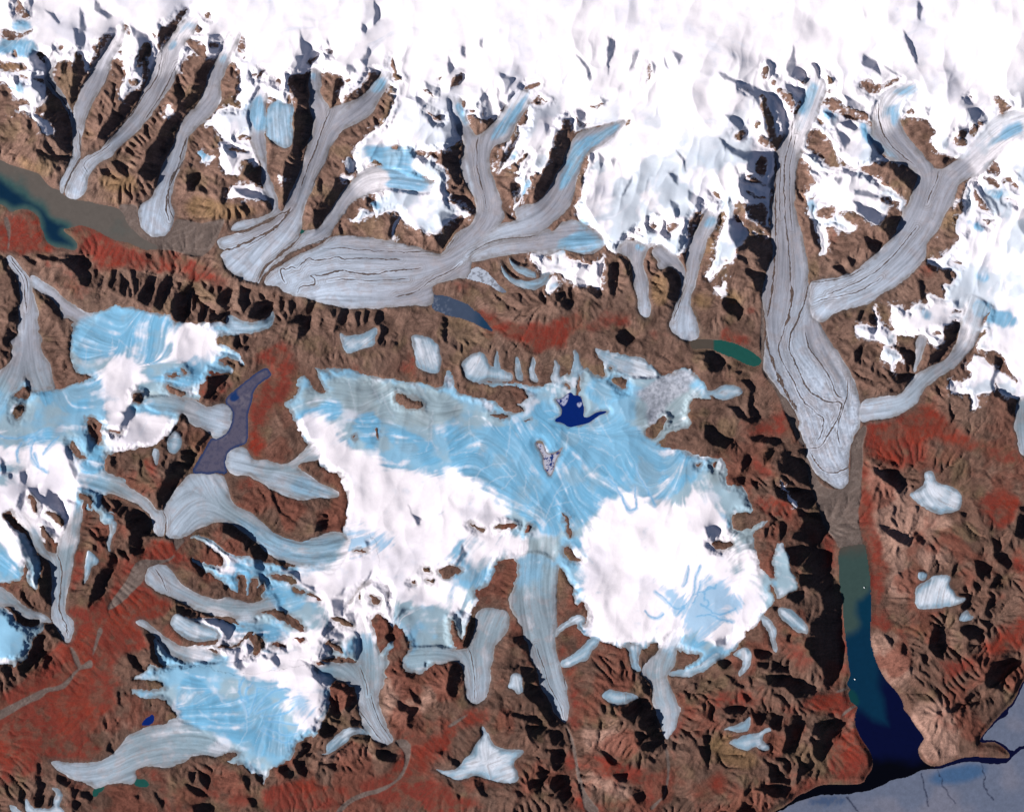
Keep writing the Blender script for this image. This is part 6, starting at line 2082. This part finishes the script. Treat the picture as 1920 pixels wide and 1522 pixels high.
dm = dm+(fbm(GX, GY, 12, 4, 144)-.5)*5
band = np.exp(-((dm-5)/.9)**2)+.8*np.exp(-((dm-8.6)/1.)**2)+.5*np.exp(-((dm-12)/.8)**2)*(dm < 13.4)
IC = lerp3(IC, (.2, .172, .168), band*glm*np.clip(.5+.25*flow3, 0, .75))
dirty = sstep(5.5, -1, ice+(tone2-.5)*13+(tone3-.5)*5)*(1-sstep(-3, 3, sd_snow)*(1-glc))
IC = lerp3(IC, (.17, .145, .135), dirty*.62)
rim = np.exp(-((ice-1.2)/1.3)**2)*glm
IC = lerp3(IC, (.62, .66, .72), rim*.12)
IC *= (.92+.08*sstep(.62, .85, IC.min(2)))[..., None]
IC = np.clip(IC, .02, .93)
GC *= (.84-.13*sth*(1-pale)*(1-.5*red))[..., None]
# water
sx = sdf(parse('-40,180 100,290 200,350 330,420 400,520 530,590 450,600 580,690 570,765 430,740 350,700 310,590 290,500 250,460 190,440 90,470 40,410 -40,380', 'A1'), 2)
WCOL = {}
def wcol(w):
    C = np.empty((NY, NX, 3), F); t = w['type']; n = fbm(GX, GY, 40, 4, 101); n2 = fbm(GX, GY, 6, 4, 102, .6)
    if t == 'turbid':
        C[:] = (.115, .098, .086); C = lerp3(C, (.03, .085, .085), sstep(-16, 6, sx+(n-.5)*26)*.9); C = lerp3(C, (.004, .022, .05), sstep(-1, 14, sx+(n-.5)*18))
    elif t == 'floe':
        C[:] = (.088, .08, .122); C = lerp3(C, (.13, .115, .15), sstep(.5, .7, n)); C = lerp3(C, (.055, .055, .10), sstep(.5, .62, n2)*.7)
        e = sstep(5, .5, w['sd']); C = lerp3(C, (.008, .03, .11), e*.8)
        C = lerp3(C, (.006, .03, .12), sstep(-1, 3, sdf(parse('1705,500 1790,430 1775,470 1810,505 1745,545', 'A2'), 1)))
    elif t == 'navy': C[:] = (.002, .016, .13); C = lerp3(C, (.36, .38, .52), np.maximum(sstep(0, 2, sdf(parse('640,510 690,515 750,458 745,520 715,570 690,560 665,535', 'C2'), 1)), sstep(0, 1.5, sdf(parse('800,540 842,532 850,548 830,580 810,570', 'C2'), 1)))*sstep(.38, .5, n2+.1))
    elif t == 'teal': C[:] = (.012, .075, .062); C = lerp3(C, (.075, .06, .048), sstep(1340, 1336, GX)*(GY > 600)*(GY < 700))
    elif t == 'slate': C[:] = (.05, .07, .115); C = lerp3(C, (.12, .14, .19), sstep(.55, .7, n2)*sstep(860, 820, GX)); C = lerp3(C, (.012, .04, .085), sstep(880, 910, GX))
    elif t == 'ice': C[:] = (.42, .46, .54); C = lerp3(C, (.2, .21, .25), sstep(.54, .66, n2)); C = lerp3(C, (.14, .16, .21), sstep(925, 945, GX))
    elif t == 'pond':
        C[:] = (.42, .42, .5); C = lerp3(C, (.006, .03, .16), sstep(.55, .6, n2)); C = lerp3(C, (.2, .15, .12), np.maximum(sstep(3.5, 1.0, w['sd'])*.7, sstep(0, 2, sdf(parse('490,800 560,810 590,850 610,900 700,870 640,930 590,920 550,850 500,850', 'C2'), 1))))
    elif t == 'fjord':
        C[:] = (.0015, .003, .026)
        tq = sdf(parse('460,440 820,440 820,730 740,860 640,900 660,1000 690,1090 640,1150 500,1180', 'E3'), 2)
        m = sstep(1700, 1560, GX*.35+GY*.97)
        C = lerp3(C, (.002, .028, .058), sstep(1330, 1150, GY+(GX-1640)*1.3+(n-.5)*70))
        C = lerp3(C, (.002, .024, .055), sstep(-9, 9, sdf(parse('540,1100 820,1100 820,1500 880,1700 915,1850 900,1845 780,1790 700,1730 660,1700 600,1640', 'E3'), 2)+(n-.5)*14))
        C = lerp3(C, (.038, .066, .06), sstep(-9, 9, tq+(n-.5)*14))
        C = lerp3(C, (.07, .06, .05), sstep(1048, 1012, GY+(n-.5)*30))
        C = lerp3(C, (.004, .04, .045), sstep(-4, 3, sdf(parse('605,1560 660,1590 690,1680 640,1690 600,1640', 'E3'), 1)))
        C = lerp3(C, (.0006, .0008, .003), sstep(1400, 1440, GY+(n-.5)*30))
        C = lerp3(C, (.002, .003, .022), sstep(1745, 1765, GX)*sstep(1470, 1440, GY))
    else:
        C[:] = (.115, .135, .195); C = lerp3(C, (.15, .155, .205), sstep(.45, .7, fbm(GX, GY, 90, 3, 103)))
        C = lerp3(C, (.035, .095, .20), sstep(.25, .75, blur(inside(parse('1120,1300 1220,1240 1400,1170 1600,1160 1700,1200 1500,1290 1300,1310', 'E4')).astype(F), 14)+(n-.5)*.4)*.85)
        C = lerp3(C, (.03, .06, .13), sstep(.3, .8, blur(inside(parse('300,1400 600,1390 620,1450 400,1480 260,1460', 'E4')).astype(F), 10)+(n2-.5)*.6)*.8)
        C *= (1+.35*(n2-.5))[..., None]
        C = lerp3(C, (.01, .015, .04), ln('crack', 1.5))
    if t not in ('seaice', 'floe', 'ice', 'pond', 'navy'): C *= (1+.15*(n2-.5))[..., None]
    return C
for w in WATER: w['C'] = wcol(w)*.92

# ---------------------------------------------------------------- materials
sc = bpy.context.scene
col = bpy.data.collections.new('glacier_map'); sc.collection.children.link(col)
def material(name, rough, spec, nscale, namp, bump):
    m = bpy.data.materials.new(name); m.use_nodes = True; nt = m.node_tree; n = nt.nodes; l = nt.links
    p = n['Principled BSDF']; p.inputs['Roughness'].default_value = rough; p.inputs['Specular IOR Level'].default_value = spec
    a = n.new('ShaderNodeAttribute'); a.attribute_name = 'surface'; a.attribute_type = 'GEOMETRY'
    g = n.new('ShaderNodeNewGeometry')
    t = n.new('ShaderNodeTexNoise'); t.inputs['Scale'].default_value = nscale; t.inputs['Detail'].default_value = 5; t.inputs['Roughness'].default_value = .65
    l.new(g.outputs['Position'], t.inputs['Vector'])
    r = n.new('ShaderNodeMapRange'); r.inputs['From Min'].default_value = .3; r.inputs['From Max'].default_value = .7
    r.inputs['To Min'].default_value = 1-namp; r.inputs['To Max'].default_value = 1+namp
    l.new(t.outputs['Fac'], r.inputs['Value'])
    x = n.new('ShaderNodeVectorMath'); x.operation = 'SCALE'
    l.new(a.outputs['Color'], x.inputs[0]); l.new(r.outputs['Result'], x.inputs['Scale']); l.new(x.outputs['Vector'], p.inputs['Base Color'])
    if bump:
        b = n.new('ShaderNodeBump'); b.inputs['Strength'].default_value = 1; b.inputs['Distance'].default_value = bump
        l.new(t.outputs['Fac'], b.inputs['Height']); l.new(b.outputs['Normal'], p.inputs['Normal'])
    return m
MAT = {'rock': material('rock_and_tundra', .95, .1, .012, .13, 22), 'ice': material('glacier_ice', .7, .15, .012, .05, 5),
       'snow': material('snow', .8, .1, .006, .02, 4), 'water': material('water', .35, .12, .004, .05, 0),
       'seaice': material('sea_ice', .7, .1, .012, .08, 3), 'debris': material('moraine_debris', .95, .1, .02, .3, 8)}
def wx(px): return (px-960)*M_PER_PX
def wy(py): return (761-py)*M_PER_PX
def mesh_obj(name, co, quads, colr, mat, parent=None, tris=None):
    me = bpy.data.meshes.new(name)
    nv, nf = len(co), len(quads)
    me.vertices.add(nv); me.vertices.foreach_set('co', np.ascontiguousarray(co, dtype=F).ravel())
    k = quads.shape[1]
    me.loops.add(nf*k); me.loops.foreach_set('vertex_index', np.ascontiguousarray(quads, dtype=np.int32).ravel())
    me.polygons.add(nf); me.polygons.foreach_set('loop_start', np.arange(0, nf*k, k, dtype=np.int32))
    me.update(calc_edges=True)
    me.shade_smooth()
    at = me.attributes.new('surface', 'FLOAT_COLOR', 'POINT')
    rgba = np.ones((nv, 4), F); rgba[:, :3] = colr; at.data.foreach_set('color', rgba.ravel())
    me.materials.append(mat)
    o = bpy.data.objects.new(name, me); col.objects.link(o)
    if parent is not None: o.parent = parent
    return o
def sheet(name, mask, Z, C, mat, parent=None, only=None):
    """the part of the map grid where mask is set, as a mesh with its origin at its own place"""
    q = mask[:-1, :-1] | mask[1:, :-1] | mask[:-1, 1:] | mask[1:, 1:]
    if only is not None: q = q & only[:-1, :-1]
    if not q.any(): return None
    jj, ii = np.nonzero(q)
    v = np.zeros((NY, NX), bool)
    for a in (0, 1):
        for b in (0, 1): v[jj+a, ii+b] = True
    idx = np.full((NY, NX), -1, np.int32); idx[v] = np.arange(v.sum())
    quads = np.stack([idx[jj+1, ii], idx[jj+1, ii+1], idx[jj, ii+1], idx[jj, ii]], 1)
    co = np.stack([wx(GX[v]), wy(GY[v]), Z[v]*M_PER_PX], 1)
    o = co.mean(0); o[2] = co[:, 2].min()
    if parent is not None: return mesh_obj(name, co-np.array(parent.location), quads, C[v], mat, parent)
    ob = mesh_obj(name, co-o, quads, C[v], mat); ob.location = o
    return ob
# ---------------------------------------------------------------- terrain, carried on far beyond the frame
def extend(g, n):
    st = STEP*1.25**np.arange(1, 24); off = np.cumsum(st)
    lo = g[0]-off[::-1]; hi = g[-1]+off
    k = len(off)
    ref = np.concatenate([np.clip((off[::-1]/STEP).astype(int) % (n//2), 0, n-1), np.arange(n), n-1-np.clip((off/STEP).astype(int) % (n//2), 0, n-1)])
    return np.concatenate([lo, g, hi]), ref
ex, rx = extend(gx, NX); ey, ry = extend(gy, NY)
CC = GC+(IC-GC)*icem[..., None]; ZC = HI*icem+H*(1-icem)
for w in WATER:
    m = (w['sd'] > 0); CC[m] = w['C'][m]
EX, EY = np.meshgrid(ex, ey)
inn = ((EX >= gx[0]) & (EX <= gx[-1]) & (EY >= gy[0]) & (EY <= gy[-1]))
z = np.where(inn, HG[np.ix_(ry, rx)], ZC[np.ix_(ry, rx)]-.0)
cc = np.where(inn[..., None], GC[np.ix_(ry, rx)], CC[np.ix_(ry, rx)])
sea = (EX > 1400) & (EY > gy[-1]); z[sea] = SEA-.4
n1, n2 = EX.shape
idx = np.arange(n1*n2, dtype=np.int32).reshape(n1, n2)
quads = np.stack([idx[1:, :-1], idx[1:, 1:], idx[:-1, 1:], idx[:-1, :-1]], -1).reshape(-1, 4)
ter = mesh_obj('terrain', np.stack([wx(EX), wy(EY), z*M_PER_PX], -1).reshape(-1, 3), quads, np.clip(cc, .001, .9).reshape(-1, 3), MAT['rock'])
ter['kind'] = 'structure'
# ---------------------------------------------------------------- water
for w in WATER:
    t = w['type']; up_ = .08 if t == 'seaice' else 0
    o = sheet(w['name'], w['sd'] > -1.0, np.full((NY, NX), w['lvl'], F)+up_+(np.where(w['sd'] < 0, w['sd']*.2, 0) if t == 'seaice' else 0), np.clip(w['C'], .0005, .9), MAT['seaice' if t in ('seaice', 'ice', 'pond', 'floe') else 'water'])
    o['kind'] = 'structure'
    if t == 'seaice' and False: pass
# ---------------------------------------------------------------- snow, icecaps, glaciers
s = sheet('snow_cover', (sd_snow > -1.2) & (gl_all < 4) & (cap_all < 4), HI, IC, MAT['snow']); s['kind'] = 'stuff'
for i, c in enumerate(CAPS):
    nm, lab = c['h'].split('|')
    hid = np.max([np.full((NY, NX), -9, F)]+[d['sd'] for d in CAPS[i+1:]], 0)
    o = sheet(nm, (c['sd'] > -1.2) & (gl_all < 4) & (hid < 4), HI+.008+.004*i+.008*np.clip(c['sd'], -2, 2), IC, MAT['snow'])
    o['label'] = lab; o['category'] = nm.replace('_', ' '); o['group'] = nm.replace('_', ' ')+'s on the map'
CATG = {'valley_glacier': ('glacier', 'valley glaciers between the mountains'), 'hanging_glacier': ('glacier', 'small glaciers hanging on the slopes'),
        'ice_patch': ('ice patch', 'isolated ice patches in the hills'), 'icecap': ('icecap', 'icecaps on the map')}
JOINED = ('joining', 'pink rock', 'diagonal', 'short wide', 'crooked', 'broad curving', 'narrow straight', 'straight grey-blue', 'narrow grey tongue', 'left edge', 'right edge')
def ribbon(pts, width, seed):
    p = chaikin(pts, 3, False)
    d = np.concatenate([[0], np.cumsum(np.hypot(*np.diff(p, axis=0).T))]); n = max(6, int(d[-1]/1.6))
    t = np.linspace(0, d[-1], n); c = np.stack([np.interp(t, d, p[:, 0]), np.interp(t, d, p[:, 1])], 1)
    tg = np.gradient(c, axis=0); tg /= np.hypot(*tg.T)[:, None]+1e-9; nr = np.stack([-tg[:, 1], tg[:, 0]], 1)
    r = np.random.default_rng(seed)
    def n1d(step):
        k = r.normal(size=int(n/step)+3); return np.interp(np.arange(n)/step, np.arange(len(k)), k)
    c = c+nr*(n1d(9)*.55+n1d(3)*.25)[:, None]*min(1, .4+width*.2)
    wl = width*.5*np.clip(1+.6*n1d(7)+.35*n1d(2), .12, 2.2)*np.minimum(1, np.minimum(np.arange(n), n-1-np.arange(n))/6+.15)
    wr_ = width*.5*np.clip(1+.6*n1d(7)+.35*n1d(2), .12, 2.2)*np.minimum(1, np.minimum(np.arange(n), n-1-np.arange(n))/6+.15)
    rows = [c-nr*wl[:, None], c-nr*wl[:, None]*.4, c+nr*wr_[:, None]*.4, c+nr*wr_[:, None]]
    hs = (-.10, .16, .16, -.10)
    co = []
    for q, h in zip(rows, hs):
        zz = bil(HI, (q[:, 0]-X0)/STEP, (q[:, 1]-Y0)/STEP)+h+.06
        co.append(np.stack([wx(q[:, 0]), wy(q[:, 1]), zz*M_PER_PX], 1))
    co = np.concatenate(co); i = np.arange(n-1)
    quads = np.concatenate([np.stack([i+k*n, i+1+k*n, i+1+(k+1)*n, i+(k+1)*n], 1) for k in range(3)])
    base = np.array((.105, .082, .077) if width < 4 else (.11, .078, .067))
    return co, quads[:, ::-1], np.repeat(base[None], len(co), 0)*(1+.25*r.normal(size=(len(co), 1)).clip(-1, 1))
for i, g in enumerate(GL):
    nm, lab = g['h'].split('|')
    Zg = HI+.03*np.clip(g['sd'], -2, 2)+.04+.004*(i % 9); mk = g['sd'] > -1.3
    end = np.zeros((NY, NX), bool)
    if nm == 'valley_glacier' and not any(k in lab for k in JOINED):
        ft = g['f'][0]; e = ft[-1]; R = np.clip(.2*np.hypot(*np.diff(ft, axis=0).T).sum(), 12, 60)
        end = (np.hypot(GX-e[0], GY-e[1]) < R) & mk
    o = sheet(nm, mk, Zg, IC, MAT['ice'], None, ~end)
    if end.any(): sheet('snout', mk, Zg, IC, MAT['ice'], o, end)
    o['label'] = lab; o['category'], o['group'] = CATG[nm]
    for k, (w_, p) in enumerate(g['m']):
        co, qd, cl = ribbon(p, max(w_*1.7, 2.2), 1000+i*20+k)
        m = mesh_obj('moraine', co-np.array(o.location), qd, cl.astype(F), MAT['debris'], o)
# ---------------------------------------------------------------- two small icebergs in the fjord
def iceberg(px, py, r, seed, label):
    rr = np.random.default_rng(seed); n = 9
    a = np.linspace(0, 2*np.pi, n, endpoint=False)
    co, f = [], []
    for k, (s, hgt) in enumerate(((1.1, -8), (1.0, 14), (.6, 34), (.15, 44))):
        rad = r*s*(1+.25*rr.normal(size=n).clip(-1, 1))
        co.append(np.stack([rad*np.cos(a)*1.3, rad*np.sin(a), hgt+6*rr.normal(size=n)], 1))
    co = np.concatenate(co)
    q = [[k*n+i, k*n+(i+1) % n, (k+1)*n+(i+1) % n, (k+1)*n+i] for k in range(3) for i in range(n)]
    o = mesh_obj('iceberg', co, np.array(q), np.full((len(co), 3), .8, F), MAT['snow'])
    o.data.shade_flat(); o.location = (wx(px), wy(py), SEA*M_PER_PX)
    o['label'] = label; o['category'] = 'iceberg'; o['group'] = 'icebergs in the fjord'
iceberg(1621, 1101, 34, 5, 'tiny white iceberg in the upper fjord near its brown east shore')
iceberg(1603, 1273, 32, 6, 'tiny white iceberg in the lower fjord beside the west shore')
# ---------------------------------------------------------------- light, sky, camera
w = bpy.data.worlds.new('World'); sc.world = w; w.use_nodes = True
nt = w.node_tree; bg = nt.nodes['Background']; sk = nt.nodes.new('ShaderNodeTexSky'); sk.sky_type = 'NISHITA'; sk.sun_disc = False
sunv = Vector((-SDIR[0]*math.cos(SUN_EL), SDIR[1]*math.cos(SUN_EL), math.sin(SUN_EL)))
sk.sun_elevation = SUN_EL; sk.sun_rotation = math.atan2(sunv.x, sunv.y); sk.altitude = 3000; sk.air_density = .6; sk.dust_density = .2
nt.links.new(sk.outputs['Color'], bg.inputs['Color']); bg.inputs['Strength'].default_value = SKY
L = bpy.data.lights.new('sun', 'SUN'); L.energy = SUN; L.angle = math.radians(.5); L.color = (1, .97, .945)
so = bpy.data.objects.new('sun', L); col.objects.link(so)
so.rotation_euler = (-sunv).to_track_quat('-Z', 'Y').to_euler(); so.location = (0, 0, 20000)
cam = bpy.data.cameras.new('camera'); co_ = bpy.data.objects.new('camera', cam); col.objects.link(co_)
ALT = 705000.0
co_.location = (0, 0, ALT); cam.sensor_fit = 'HORIZONTAL'; cam.sensor_width = 36; cam.lens = 36*ALT/(1920*M_PER_PX)
cam.clip_start = 1000; cam.clip_end = 3e6; sc.camera = co_
sc.view_settings.view_transform = 'Standard'; sc.view_settings.look = 'None'; sc.view_settings.gamma = 1; sc.view_settings.use_curve_mapping = False
sc.view_settings.exposure = EXPO
sc.cycles.max_bounces = 2; sc.cycles.diffuse_bounces = 1
